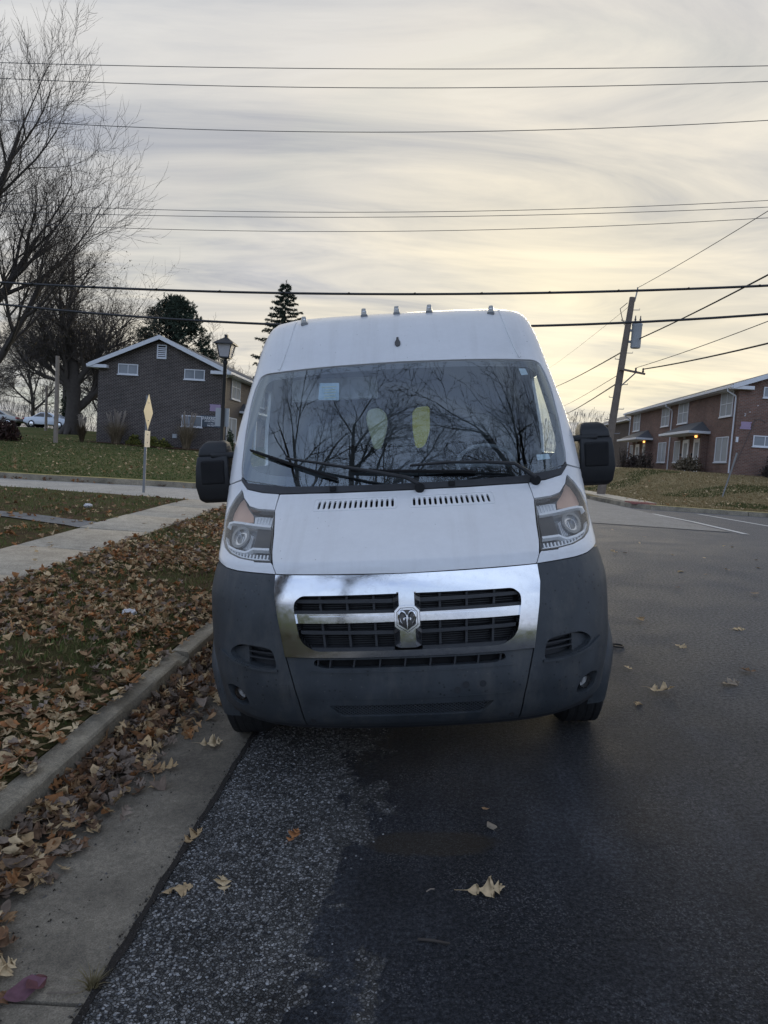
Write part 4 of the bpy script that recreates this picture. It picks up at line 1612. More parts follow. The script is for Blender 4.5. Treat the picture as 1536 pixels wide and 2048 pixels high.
panel('registration_sticker', [(.779, 1.579), (.855, 1.580), (.861, 1.551), (.781, 1.548)], 'sticker', ws, off=-.0075, thick=.001, step=.02)

# ================================================================== buildings
class Wall:
    """frame on a wall: u runs along it, z up, out is the outward normal"""
    def __init__(s, origin, udir, out):
        s.o, s.u, s.n = Vector(origin), Vector(udir), Vector(out)

    def p(s, u, z, d=0.0):
        v = s.o + s.u * u + s.n * d
        return Vector((v.x, v.y, z))

    def slab(s, m, u0, u1, z0, z1, d0, d1):
        m.hexa([s.p(u0, z0, d0), s.p(u1, z0, d0), s.p(u1, z1, d0), s.p(u0, z1, d0)], [s.p(u0, z0, d1), s.p(u1, z0, d1), s.p(u1, z1, d1), s.p(u0, z1, d1)])
        return m


def window(wall, u0, u1, z0, z1, parent, nu=2, nz=1, glass='window_glass', fw=.06):
    m = MB()
    wall.slab(m, u0, u1, z0, z0 + fw, .002, .05)
    wall.slab(m, u0, u1, z1 - fw, z1, .002, .05)
    wall.slab(m, u0, u0 + fw, z0 + fw, z1 - fw, .002, .05)
    wall.slab(m, u1 - fw, u1, z0 + fw, z1 - fw, .002, .05)
    w = m.build('window', MATS['white_trim'], parent)
    for k in range(1, nu):
        u = u0 + (u1 - u0) * k / nu
        wall.slab(MB(), u, u, z0, z1, 0, 0)
        mm = MB()
        wall.slab(mm, u - .022, u + .022, z0 + fw, z1 - fw, .003, .04)
        mm.build('mullion', MATS['white_trim'], w)
    for k in range(1, nz):
        z = z0 + (z1 - z0) * k / nz
        mm = MB()
        wall.slab(mm, u0 + fw, u1 - fw, z - .022, z + .022, .004, .042)
        mm.build('mullion', MATS['white_trim'], w)
    for i in range(nu):
        for k in range(nz):
            a = u0 + fw + (u1 - u0 - 2 * fw) * i / nu
            b = u0 + fw + (u1 - u0 - 2 * fw) * (i + 1) / nu
            c = z0 + fw + (z1 - z0 - 2 * fw) * k / nz
            d = z0 + fw + (z1 - z0 - 2 * fw) * (k + 1) / nz
            mm = MB()
            wall.slab(mm, a, b, c, d, .0025, .012)
            mm.build('pane', MATS[glass], w)
    mm = MB()
    wall.slab(mm, u0 - .05, u1 + .05, z0 - .07, z0 - .002, .002, .09)
    mm.build('sill', MATS['white_trim'], w)
    return w


def downspout(pts, parent):
    m = MB()
    m.tube(pts, .05, 6)
    m.build('downspout', MATS['white_trim'], parent, smooth=50)


def gable_block(name, x0, x1, y0, y1, zb, ze, zr, gable_m, side_m, over=.55):
    """long two-storey block: gable ends at y0 and y1, eaves along x0 and x1"""
    root = empty(name, ((x0 + x1) / 2, y0, zb))
    inv = Matrix.Translation(-Vector(root.location))
    parts = []

    def add(m, nm, mat, **k):
        o = m.build(nm, MATS[mat], root, **k)
        o.matrix_parent_inverse = inv
        return o
    xm = (x0 + x1) / 2
    for y in (y0, y1 - .25):
        m = MB()
        m.prism([(x0, y, zb - .6), (x1, y, zb - .6), (x1, y, ze), (xm, y, zr - .12), (x0, y, ze)], (0, .25, 0))
        add(m, 'gable_wall', gable_m)
    for x in (x0 + .003, x1 - .253):
        m = MB()
        m.box(x, x + .25, y0 + .252, y1 - .252, zb - .6, ze)
        add(m, 'side_wall', side_m)
    sl = (zr - ze) / (xm - x0)
    for s in (-1, 1):
        xe = xm + s * (xm - x0 + over)
        zz_ = ze - over * sl
        m = MB()
        m.hexa([(xm, y0 - .35, zr), (xe, y0 - .35, zz_), (xe, y1 + .35, zz_), (xm, y1 + .35, zr)], [(xm, y0 - .35, zr + .10), (xe, y0 - .35, zz_ + .10), (xe, y1 + .35, zz_ + .10), (xm, y1 + .35, zr + .10)])
        rf = add(m, 'roof', 'shingle')
        # rake board on each end
        for y, t in ((y0 - .38, -.03), (y1 + .35, .03)):
            m = MB()
            m.hexa([(xm, y, zr - .16), (xe, y, zz_ - .16), (xe, y, zz_ + .12), (xm, y, zr + .12)], [(xm, y + t, zr - .16), (xe, y + t, zz_ - .16), (xe, y + t, zz_ + .12), (xm, y + t, zr + .12)])
            add(m, 'rake_board', 'white_trim')
        # fascia gutter and soffit
        m = MB()
        m.box(min(xe, xe + s * .13), max(xe, xe + s * .13), y0 - .40, y1 + .40, zz_ - .10, zz_ + .06)
        add(m, 'eave_gutter', 'white_trim', bevel=.02)
        xi = x0 + .004 if s < 0 else x1 - .004
        m = MB()
        m.box(min(xi, xe), max(xi, xe), y0 - .34, y1 + .34, zz_ - .14, zz_ - .11)
        add(m, 'soffit', 'white_trim')
        # boxed eave return on the gable
        m = MB()
        m.box(min(xe - s * 1.25, xe + s * .10), max(xe - s * 1.25, xe + s * .10), y0 - .37, y0 - .004, zz_ - .16, zz_ + .055)
        add(m, 'eave_return', 'white_trim', bevel=.015)
    return root, inv


def fix_parent(root, inv):
    for ch in root.children:
        ch.matrix_parent_inverse = inv


# ---- dark brick apartment block, left
bl, blinv = gable_block('apartment_building', -22.78, -14.40, 46.0, 76.0, 1.55, 6.98, 8.78, 'brick_dark', 'siding')
tag(bl, 'dark brick two storey apartment building with white gable trim on the left lawn', 'building')
gw = Wall((0, 46.0, 0), (1, 0, 0), (0, -1, 0))
for u0, u1, z0, z1 in ((-21.44, -20.08, 6.27, 6.95), (-16.95, -15.58, 6.18, 6.84), (-17.0, -15.62, 3.10, 3.83)):
    window(gw, u0, u1, z0, z1, bl)
m = MB()
gw.slab(m, -18.85, -18.78, 7.40, 8.32, .002, .06)
gw.slab(m, -18.27, -18.20, 7.40, 8.32, .002, .06)
gw.slab(m, -18.78, -18.27, 8.25, 8.32, .002, .06)
gw.slab(m, -18.78, -18.27, 7.40, 7.46, .002, .06)
vent = m.build('gable_vent', MATS['white_trim'], bl)
m = MB()
gw.slab(m, -18.78, -18.27, 7.46, 8.25, .002, .006)
m.build('vent_back', MATS['deep_black'], vent)
for k in range(6):
    z = 7.50 + k * .125
    m = MB()
    m.hexa([gw.p(-18.78, z, .01), gw.p(-18.27, z, .01), gw.p(-18.27, z + .03, .01), gw.p(-18.78, z + .03, .01)], [gw.p(-18.78, z - .05, .055), gw.p(-18.27, z - .05, .055), gw.p(-18.27, z - .02, .055), gw.p(-18.78, z - .02, .055)])
    m.build('slat', MATS['white_trim'], vent)
m = MB()
rp = random.Random(3)
for k in range(6):
    gw.slab(m, -15.12 + rp.uniform(-.06, .03), -14.43, 4.20 + k * .075, 4.272 + k * .075, .002, .005)
m.build('paint_patch', MATS['purple_paint'], bl)
m = MB()
gw.slab(m, -15.72, -14.30, 3.15, 3.90, .002, .03)
sb = m.build('name_board', MATS['sign_board'], bl)


def text_on(wall, s, u, z, size, mat, parent, d=.034, squash=1.0, serif=False):
    cu = bpy.data.curves.new('lettering', 'FONT')
    cu.body = s
    cu.size = size
    cu.extrude = .004
    cu.align_x = 'CENTER'
    cu.offset = .006 * size / .3
    ob = bpy.data.objects.new('tmp', cu)
    COL.objects.link(ob)
    bpy.context.view_layer.update()
    me = bpy.data.meshes.new_from_object(ob.evaluated_get(bpy.context.evaluated_depsgraph_get()))
    bpy.data.objects.remove(ob)
    for v in me.vertices:
        q = wall.p(u + v.co.x * squash, z + v.co.y, d + v.co.z)
        v.co = q
    me.materials.clear()
    o = link_mesh('lettering', me, MATS[mat], parent)
    return o


text_on(gw, 'PARKRIDGE', -14.99, 3.62, .30, 'paper_white', sb, squash=.76)
text_on(gw, 'P', -15.60, 3.52, .42, 'paper_white', sb, squash=.8)
text_on(gw, 'APARTMENTS', -14.95, 3.48, .15, 'paper_white', sb, squash=1.1)
text_on(gw, '946-4277', -14.98, 3.20, .15, 'paper_white', sb, squash=1.0)
m = MB()
m.prism([gw.p(u, z, .032) for u, z in [(-15.35, 3.40), (-15.0, 3.375), (-14.95, 3.41), (-14.9, 3.375), (-14.55, 3.40), (-14.95, 3.345)]], (0, -.004, 0))
m.build('flourish', MATS['paper_white'], sb)
m = MB()
gw.slab(m, -17.55, -17.25, 2.28, 2.55, .002, .12)
m.build('meter_box', MATS['transformer_grey'], bl, bevel=.01)
m = MB()
m.tube([gw.p(-21.2, 5.0, .01), gw.p(-21.23, 4.4, .012), gw.p(-21.22, 4.3, .01)], .012, 5)
m.build('wall_cable', MATS['wire_grey'], bl)
# long side with lap siding
fwl = Wall((-14.40, 0, 0), (0, 1, 0), (1, 0, 0))
for k in range(30):
    z = 2.6 + k * .145
    m = MB()
    m.hexa([fwl.p(46.26, z, -.01), fwl.p(75.7, z, -.01), fwl.p(75.7, z, .030), fwl.p(46.26, z, .030)], [fwl.p(46.26, z + .142, -.01), fwl.p(75.7, z + .142, -.01), fwl.p(75.7, z + .142, .012), fwl.p(46.26, z + .142, .012)])
    m.build('siding_board', MATS['siding'], bl)
fwl2 = Wall((-14.365, 0, 0), (0, 1, 0), (1, 0, 0))
for u0, u1, z0, z1, nz in ((48.0, 50.1, 5.25, 7.0 - .1, 2), (47.2, 49.5, 2.27, 3.95, 1), (55.0, 57.1, 5.25, 6.9, 2), (62, 64.1, 5.25, 6.9, 2)):
    window(fwl2, u0, u1, z0, z1, bl, 2, nz, 'curtain')
downspout([(-13.85, 46.15, 6.72), (-14.05, 46.1, 6.5), (-14.28, 46.05, 6.4), (-14.30, 46.05, 3.0), (-14.28, 46.05, 1.6)], bl)
m = MB()
m.prism([(-14.38, 50.2, 4.55), (-14.38, 53.6, 4.55), (-14.38, 52.6, 5.15), (-14.38, 51.2, 5.15)], (.05, 0, 0))
m.add([(-14.34, 50.2, 4.55), (-14.34, 53.6, 4.55), (-14.34, 52.6, 5.15), (-14.34, 51.2, 5.15), (-13.1, 50.2, 4.55), (-13.1, 53.6, 4.55)], [(0, 3, 4), (3, 2, 5, 4), (1, 5, 2), (0, 4, 5, 1)])
m.build('porch_roof', MATS['shingle'], bl)
m = MB()
m.box(-14.34, -13.02, 50.12, 53.68, 4.40, 4.545)
m.build('porch_fascia', MATS['white_trim'], bl)
for y in (50.3, 53.5):
    m = MB()
    m.box(-13.22, -13.10, y - .06, y + .06, 1.2, 4.40)
    m.build('porch_post', MATS['white_trim'], bl)
m = MB()
m.box(-24.6, -22.79, 52.0, 54.5, 4.25, 4.45)
m.build('porch_canopy', MATS['white_trim'], bl)
fix_parent(bl, blinv)

# ---- red brick apartment block, right
FX = 17.92
br_, brinv = gable_block('apartment_building', FX, FX + 9.0, 45.0, 69.3, 2.2, 7.72, 9.35, 'brick_red', 'brick_red', .52)
tag(br_, 'red brick two storey apartment row on the grassy bank at the right', 'building')
fw_ = Wall((FX, 0, 0), (0, 1, 0), (-1, 0, 0))
for u0, u1 in ((66.0, 68.1), (57.8, 59.75), (53.6, 55.75), (45.72, 47.65)):
    window(fw_, u0, u1, 5.86, 7.44, br_, 2, 2, 'curtain')
for u0, u1, n in ((67.5, 68.5, 1), (57.95, 59.95, 2), (54.7, 55.98, 1), (45.85, 47.85, 2)):
    window(fw_, u0, u1, 2.98, 4.58, br_, n, 1, 'curtain')
glow, gww, gp, _ = new_mat('porch_glow')
gp.inputs['Base Color'].default_value = (.8, .45, .15, 1)
gp.inputs['Emission Color'].default_value = (1.0, .45, .12, 1)
gp.inputs['Emission Strength'].default_value = 1.6
for i, (u0, u1) in enumerate(((65.44, 66.65), (63.2, 64.35), (52.8, 54.05), (50.55, 51.82))):
    m = MB()
    fw_.slab(m, u0, u1, 2.30, 4.62, .002, .06)
    dr = m.build('door', MATS['white_paint_door'], br_)
    m = MB()
    fw_.slab(m, u0 + .30, u1 - .30, 3.25, 4.35, .061, .075)
    m.build('door_pane', MATS['curtain'], dr)
    m = MB()
    fw_.slab(m, u0 + .10, u1 - .10, 2.45, 3.05, .061, .07)
    m.build('door_panel', MATS['white_paint_door'], dr)
    m = MB()
    fw_.slab(m, u0 + .08, u0 + .14, 3.18, 3.30, .061, .10)
    m.build('door_handle', MATS['black_metal'], dr)
    m = MB()
    uc = (u0 + u1) / 2 + .25
    fw_.slab(m, uc - .09, uc + .09, 4.70, 4.98, .003, .14)
    m.build('porch_lamp', glow if i % 2 else MATS['lamp_glass'], br_, bevel=.03)
    m = MB()
    fw_.slab(m, u1 + .12, u1 + .38, 3.45, 3.62, .003, .12)
    m.build('mail_box', MATS['black_metal'], br_, bevel=.02)
for ya, yb in ((61.7, 68.0), (49.0, 55.4)):
    m = MB()
    m.box(FX - .42, FX - .003, ya + .35, ya + .62, 1.9, 4.98)
    m.build('porch_wall', MATS['brick_red'], br_)
    x1, z0 = FX - 1.35, 5.02
    m = MB()
    m.add([(FX - .004, ya, z0), (FX - .004, yb, z0), (FX - .004, yb - 1.6, z0 + .75), (FX - .004, ya + 1.6, z0 + .75), (x1, ya, z0), (x1, yb, z0)], [(0, 3, 4), (3, 2, 5, 4), (1, 5, 2), (0, 4, 5, 1)])
    m.build('porch_roof', MATS['shingle'], br_)
    m = MB()
    m.box(x1 - .08, FX - .006, ya - .06, yb + .06, z0 - .17, z0 - .004)
    m.build('porch_fascia', MATS['white_trim'], br_, bevel=.015)
for y in (57.0, 45.2, 69.1):
    d = -.0 if y > 46 else .0
    downspout([(FX - .62, y, 7.50), (FX - .60, y, 7.28), (FX - .12, y + .02, 7.02), (FX - .08, y + .02, 6.9), (FX - .08, y + .02, 4.0), (FX - .08, y + .02, 2.3)], br_)
gr_ = Wall((0, 45.0, 0), (1, 0, 0), (0, -1, 0))
for u0, u1, z0, z1 in ((19.33, 20.7, 6.98, 7.62), (19.0, 20.4, 4.02, 4.68), (23.6, 25.0, 6.98, 7.62), (23.6, 25.0, 4.02, 4.68)):
    window(gr_, u0, u1, z0, z1, br_)
m = MB()
for k in range(6):
    gr_.slab(m, 18.18 + rp.uniform(-.03, .05), 18.80 + rp.uniform(-.05, .05), 5.02 + k * .075, 5.092 + k * .075, .002, .005)
m.build('paint_patch', MATS['purple_paint'], br_)
m = MB()
gr_.slab(m, 17.97, 18.10, 4.20, 4.52, .002, .10)
m.build('meter_box', MATS['white_trim'], br_)
m = MB()
m.tube([gr_.p(18.05, 2.7, .02), gr_.p(18.5, 4.0, .02), gr_.p(19.0, 5.62, .02), gr_.p(19.3, 5.66, .02), gr_.p(19.6, 5.5, .02)], .012, 5)
m.build('wall_cable', MATS['wire_grey'], br_)
for u, z, a in ((19.05, 6.45, .5), (18.35, 5.95, -.3), (18.6, 6.05, .2), (18.37, 5.8, 1.2)):
    m = MB()
    m.tube([gr_.p(u, z, .01), gr_.p(u + .09 * math.cos(a), z + .09 * math.sin(a), .01)], .025, 5)
    m.build('wall_bracket', MATS['litter_white'], br_)
fix_parent(br_, brinv)

# ---- the next block up the street
b3, b3inv = gable_block('apartment_building', 24.0, 34.0, 92.0, 118.0, 2.3, 9.0, 11.0, 'brick_dark', 'brick_brown')
tag(b3, 'dark brick apartment building farther up the street beyond the red brick row', 'building')
g3 = Wall((0, 92.0, 0), (1, 0, 0), (0, -1, 0))
window(g3, 24.9, 26.9, 6.6, 7.6, b3)
window(g3, 24.6, 26.6, 2.9, 4.2, b3)
fix_parent(b3, b3inv)

# ================================================================== poles, wires, signs
def catenary(a, b, sag, n=24):
    a, b = Vector(a), Vector(b)
    return [a.lerp(b, t) - Vector((0, 0, 4 * sag * t * (1 - t))) for t in frange(0, 1, n)]


pole = empty('utility_pole', (7.48, 33.0, .70))
tag(pole, 'leaning wooden utility pole with grey transformer at the right corner', 'utility pole')
pb, pt_ = Vector((7.44, 33, .0)), Vector((8.13, 33, 9.67))
PP = lambda z: pb + (pt_ - pb) * ((z - pb.z) / (pt_.z - pb.z))
pinv = Matrix.Translation((-7.48, -33.0, -.70))


def ppart(m, nm, mat, **k):
    o = m.build(nm, MATS[mat], pole, **k)
    o.matrix_parent_inverse = pinv


m = MB()
m.tube([PP(z) for z in frange(0, 9.67, 12)], frange(.20, .125, 12), 14)
ppart(m, 'shaft', 'wood_pole', smooth=60)
m = MB()
c = PP(8.02) + Vector((.42, -.05, 0))
m.lathe([(.05, -.60), (.20, -.58), (.22, -.53), (.22, .40), (.235, .42), (.235, .48), (.16, .55), (.03, .57)], 20, 'Z', tuple(c))
ppart(m, 'transformer', 'transformer_grey', smooth=40)
for dx in (-.1, .12):
    m = MB()
    m.lathe([(.03, .55), (.05, .60), (.03, .64), (.05, .68), (.03, .72), (.02, .85)], 10, 'Z', (c.x + dx, c.y, c.z))
    ppart(m, 'bushing', 'wire_grey')
for dz in (-.3, .2):
    m = MB()
    p = PP(8.02 + dz)
    m.box(p.x + .1, c.x - .15, p.y - .04, p.y + .04, p.z - .05, p.z + .05)
    ppart(m, 'transformer_bracket', 'galvanised')
for i, z in enumerate((9.1, 8.6, 7.2, 6.9, 5.8, 5.2, 4.7, 4.2, 3.6, 3.1)):
    m = MB()
    p = PP(z)
    s = -1 if i % 2 else 1
    m.tube([p + Vector((s * .1, -.1, 0)), p + Vector((s * .36, -.16, 0)), p + Vector((s * .36, -.16, .06))], .016, 5)
    ppart(m, 'step_peg', 'galvanised')
m = MB()
a, b = PP(6.45), Vector((8.92, 33, 6.30))
m.tube([a + Vector((-.1, -.22, .02)), b + Vector((0, -.22, 0))], .06, 4)
ppart(m, 'cross_arm', 'wood_pole')
m = MB()
m.tube([PP(5.75) + Vector((.1, -.2, 0)), Vector((8.5, 32.76, 6.33))], .03, 5)
ppart(m, 'arm_brace', 'galvanised')
for x in (8.5, 8.82):
    m = MB()
    m.lathe([(.03, .0), (.055, .06), (.03, .10), (.05, .15), (.02, .2)], 10, 'Z', (x, 32.78, 6.36))
    ppart(m, 'insulator', 'wire_grey')
m = MB()
m.tube([PP(9.5) + Vector((.12, 0, 0)), Vector((8.32, 33, 10.0)), Vector((8.32, 33, 10.12))], .03, 6)
ppart(m, 'top_pin', 'galvanised')
m = MB()
m.tube([PP(9.4) + Vector((-.2, -.1, 0)), PP(9.1) + Vector((-.5, -.2, 0)), PP(8.7) + Vector((-.35, -.2, 0)), PP(8.4) + Vector((-.2, -.2, 0))], .018, 5)
ppart(m, 'jumper_wire', 'wire_black')

WIRE_L = (('overhead_wire', [(-13.74, 12.74), (-2.31, 12.84), (8.26, 13.18)], .010, 'wire_grey', 'topmost thin power line crossing the whole sky'),
          ('overhead_wire', [(-13.73, 12.29), (-2.27, 12.32), (8.3, 12.77)], .010, 'wire_grey', 'second power line from the top of the sky'),
          ('overhead_wire', [(-13.7, 11.1), (-2.19, 11.1), (8.4, 11.74)], .010, 'wire_grey', 'third power line from the top, alone between two pairs'),
          ('overhead_wire', [(-9.92, 8.67), (-2.05, 8.87), (8.62, 9.6)], .008, 'wire_grey', 'upper of three thin lines high above the van roof'),
          ('overhead_wire', [(-9.76, 8.49), (-2.04, 8.73), (8.63, 9.42)], .008, 'wire_grey', 'middle of three thin lines high above the van roof'),
          ('overhead_wire', [(-9.74, 8.11), (-.83, 8.39), (8.66, 9.13)], .008, 'wire_grey', 'lowest of three thin lines high above the van roof'),
          ('overhead_cable', [(-13.58, 6.35), (-1.9, 6.55), (8.85, 7.29)], .034, 'wire_black', 'thick black cable passing just above the van roof'),
          ('overhead_cable', [(-13.56, 5.70), (-1.6, 5.62), (8.93, 6.51)], .034, 'wire_black', 'thick black cable passing behind the van roof'))
for nm, pts, r, mt, lab in WIRE_L:
    # parabola through the three measured points, carried on past the frame
    A = np.array([[x * x, x, 1] for x, z in pts])
    co = np.linalg.solve(A, np.array([z for x, z in pts]))
    m = MB()
    m.tube([(x, 21.0, co[0] * x * x + co[1] * x + co[2]) for x in frange(-30, 24, 60)], r, 6, caps=False)
    if 'thick' in lab and 'above' in lab:
        for x in frange(-26, 22, 26):
            z = co[0] * x * x + co[1] * x + co[2]
            m.tube([(x - .06, 20.95, z - .02), (x + .06, 20.95, z + .03)], .018, 5)
    o = m.build(nm, MATS[mt], None, smooth=80)
    tag(o, lab, 'wire', 'lines strung across the street')
for pa, pbb, r, mt, lab in (
        ((8.32, 33, 10.1), (8.98, 12, 9.05), .012, 'wire_grey', 'thin line rising right from the tip of the leaning pole'),
        ((8.55, 32.9, 7.85), (9.2, 12, 7.75), .026, 'wire_black', 'heavy line running right from the grey transformer'),
        ((8.86, 32.78, 6.52), (9.15, 12, 5.35), .026, 'wire_black', 'lower heavy line running right from the cross arm'),
        ((8.52, 32.78, 6.56), (9.2, 12, 6.35), .013, 'wire_grey', 'upper thin line running right from the cross arm'),
        ((8.05, 33.1, 9.3), (13.1, 96, 14.7), .010, 'wire_grey', 'faint line falling left from the top of the leaning pole'),
        ((7.95, 33.1, 7.3), (14.2, 96, 12.55), .034, 'wire_black', 'heavy line falling left from below the transformer'),
        ((7.90, 33.1, 6.3), (15.1, 96, 9.9), .018, 'wire_grey', 'thin line falling left from the cross arm'),
        ((7.85, 33.1, 5.9), (15.6, 96, 8.9), .034, 'wire_black', 'lowest heavy line falling left from the leaning pole')):
    m = MB()
    m.tube(catenary(pa, pbb, .15), r, 6, caps=False)
    tag(m.build('overhead_wire', MATS[mt], None, smooth=80), lab, 'wire', 'lines fixed to the leaning pole')

# street lamp
lp = empty('street_lamp', (-7.13, 23.0, .95))
tag(lp, 'black lantern street lamp on a slim post in front of the dark brick building', 'street lamp')
m = MB()
m.lathe([(.14, 0), (.14, .35), (.085, .45), (.065, .6), (.06, 3.55), (.085, 3.6), (.085, 3.66), (.05, 3.7), (.06, 3.78)], 14, 'Z')
m.build('post', MATS['black_metal'], lp, smooth=40)
m = MB()
q4 = lambda r, z: [(-r, -r, z), (r, -r, z), (r, r, z), (-r, r, z)]
m.hexa(q4(.155, 3.80), q4(.235, 4.20))
m.build('lantern_glass', MATS['lamp_glass'], lp)
m = MB()
for sx in (-1, 1):
    for sy in (-1, 1):
        m.tube([(sx * .155, sy * .155, 3.78), (sx * .24, sy * .24, 4.2)], .018, 5)
m.hexa(q4(.17, 3.76), q4(.17, 3.80))
m.build('lantern_cage', MATS['black_metal'], lp)
m = MB()
m.hexa(q4(.33, 4.195), q4(.31, 4.235))
m.hexa(q4(.31, 4.235), q4(.06, 4.42))
m.hexa(q4(.05, 4.42), q4(.05, 4.52))
m.build('lantern_roof', MATS['black_metal'], lp)
m = MB()
m.box(-.27, .19, .08, .11, 1.55, 2.15)
m.build('back_plate', MATS['transformer_grey'], lp)

# road sign seen edge on
sg = empty('road_sign', (-6.65, 15.78, .69), R(98.5))
tag(sg, 'diamond road sign turned edge on, on a steel post left of the van', 'road sign')
m = MB()
m.box(-.018, .018, -.028, .028, -.1, 2.16)
m.build('post', MATS['galvanised'], sg)
m = MB()
d = .405
m.prism([(0, -.032, 2.20 - 2 * d * .0), (d, -.032, 2.20 - d), (0, -.032, 2.20 - 2 * d), (-d, -.032, 2.20 - d)], (0, -.004, 0))
m.build('diamond_plate', MATS['sign_back'], sg)
m = MB()
m.box(-.23, .23, -.036, -.032, 1.00, 1.37)
m.build('lower_plate', MATS['sign_plate'], sg)
for z in (1.1, 1.28, 1.6, 2.0):
    m = MB()
    m.lathe([(.012, -.05), (.012, .035)], 8, 'Y', (0, 0, z))
    m.build('bolt', MATS['galvanised'], sg)

# leaning sign post on the bank
m = MB()
m.tube([(12.10, 31.3, .70), (12.35, 31.32, 1.75), (12.62, 31.3, 3.00)], [.030, .032, .045], 6)
tag(m.build('sign_post', MATS['galvanised']), 'bent thin metal post leaning on the right bank in front of the brick row', 'post')


def wood_post(x, y, zb, zt, r, label, lamp=True):
    o = empty('wooden_post', (x, y, zb))
    tag(o, label, 'post')
    m = MB()
    m.tube([(0, 0, -.2), (.0, 0, (zt - zb) * .5), (-.03, 0, zt - zb)], [r, r * .95, r * .85], 10)
    m.build('shaft', MATS['wood_pale'], o, smooth=60)
    if lamp:
        m = MB()
        m.tube([(-.03, 0, zt - zb - .5), (-.03, -.4, zt - zb - .25), (-.03, -.7, zt - zb - .3)], .04, 6)
        m.lathe([(.10, -.14), (.22, -.08), (.16, .04), (.05, .08)], 12, 'Z', (-.03, -.75, zt - zb - .3))
        m.build('lamp_head', MATS['galvanised'], o)
    return o


wood_post(-22.25, 40, zfarl(-22.25, 40) - .05, 6.5, .13, 'pale wooden pole on the lawn left of the dark building', False)
wood_post(-34.3, 60, zfarl(-34.3, 60) - .05, 6.3, .12, 'thin wooden post beside the white parked sedan', False)

# ================================================================== cars behind the lawn
plain('car_silver', (.33, .33, .31), .3, .5, var=.05, coat=.6)
plain('car_white', (.66, .70, .76), .3, var=.04, coat=.8)
plain('car_dark', (.02, .02, .022), .3, var=.1, coat=.8)
plain('car_glass', (.02, .025, .03), .08, spec=1.0)
plain('tail_red', (.30, .04, .045), .3)


def sedan(x, y, rz, mat, label, face=1):
    z = zfarl(x, y) + .02
    o = empty('parked_car', (x, y, z), rz)
    tag(o, label, 'car', 'cars parked behind the lawn')
    side = [(-2.3, .42), (-2.28, .75), (-2.15, .90), (-1.35, 1.0), (-.55, 1.44), (.35, 1.46), (1.35, 1.02), (2.05, .90), (2.32, .72), (2.34, .38), (1.78, .30), (-1.7, .28)]
    m = MB()
    m.prism([(a, -.86, b) for a, b in side], (0, 1.72, 0))
    m.build('body', MATS[mat], o, bevel=.10, seg=3, smooth=50)
    for s in (-1, 1):
        m = MB()
        m.prism([(a, s * .862, b) for a, b in [(-1.15, 1.02), (-.50, 1.37), (-.08, 1.39), (-.08, 1.02)]], (0, s * .006, 0))
        m.build('side_window', MATS['car_glass'], o)
        m = MB()
        m.prism([(a, s * .862, b) for a, b in [(0, 1.02), (0, 1.39), (.32, 1.39), (.98, 1.04)]], (0, s * .006, 0))
        m.build('side_window', MATS['car_glass'], o)
        m = MB()
        m.box(.85, 1.0, min(s * .86, s * 1.02), max(s * .86, s * 1.02), 1.0, 1.12)
        m.build('wing_mirror', MATS[mat], o, bevel=.02)
        m = MB()
        m.box(-2.33, -2.12, min(s * .5, s * .875), max(s * .5, s * .875), .70, .86)
        m.build('tail_light', MATS['tail_red'], o, bevel=.02)
        m = MB()
        m.box(2.12, 2.345, min(s * .5, s * .875), max(s * .5, s * .875), .66, .80)
        m.build('headlight', MATS['clear_lens'], o, bevel=.02)
        for xw in (-1.38, 1.45):
            w = empty('wheel')
            w.parent = o
            m = MB()
            m.lathe([(.22, s * .70), (.31, s * .70), (.33, s * .74), (.33, s * .86), (.31, s * .885), (.22, s * .88)], 20, 'X', (0, 0, 0))
            t = m.build('tyre', MATS['rubber'], w)
            t.rotation_euler = (0, 0, 0)
            for v in t.data.vertices:
                v.co = Vector((v.co.y + xw, v.co.x, v.co.z + .33))
            m = MB()
            m.lathe([(.02, s * .90), (.20, s * .885), (.22, s * .86)], 16, 'X', (0, 0, 0))
            t = m.build('rim', MATS['silver'], w)
            for v in t.data.vertices:
                v.co = Vector((v.co.y + xw, v.co.x, v.co.z + .33))
    return o


sedan(-42.4, 66, R(180), 'car_silver', 'silver sedan parked at the left edge, its red tail light facing right')
sedan(-39.0, 68.5, R(180), 'car_dark', 'dark car half hidden behind the big tree trunk at the left')
sedan(-37.3, 66, R(-4), 'car_white', 'white sedan parked between the big trunk and the wooden post')

# ================================================================== trees
def rvec(rg):
    return Vector((rg.uniform(-1, 1), rg.uniform(-1, 1), rg.uniform(-1, 1)))


class Wood:
    """tapered branch tubes collected into arrays; thick wood and twigs apart"""
    def __init__(s):
        s.V = {'trunk': [], 'crown': []}
        s.F = {'trunk': [], 'crown': []}
        s.tips = []

    def tube(s, key, pts, rads, n):
        V, F = s.V[key], s.F[key]
        b = len(V)
        t = (pts[1] - pts[0]).normalized()
        u = t.orthogonal().normalized()
        for i, p in enumerate(pts):
            t = (pts[min(i + 1, len(pts) - 1)] - pts[max(i - 1, 0)])
            t = t.normalized() if t.length > 1e-9 else Vector((0, 0, 1))
            u = u - t * u.dot(t)
            u = u.normalized() if u.length > 1e-6 else t.orthogonal().normalized()
            w = t.cross(u)
            r = rads[i]
            for k in range(n):
                a = 6.28318 * k / n
                q = p + (u * math.cos(a) + w * math.sin(a)) * r
                V.append((q.x, q.y, q.z))
        for i in range(len(pts) - 1):
            for k in range(n):
                a = b + i * n + k
                c = b + i * n + (k + 1) % n
                F.append((a, c, c + n, a + n))


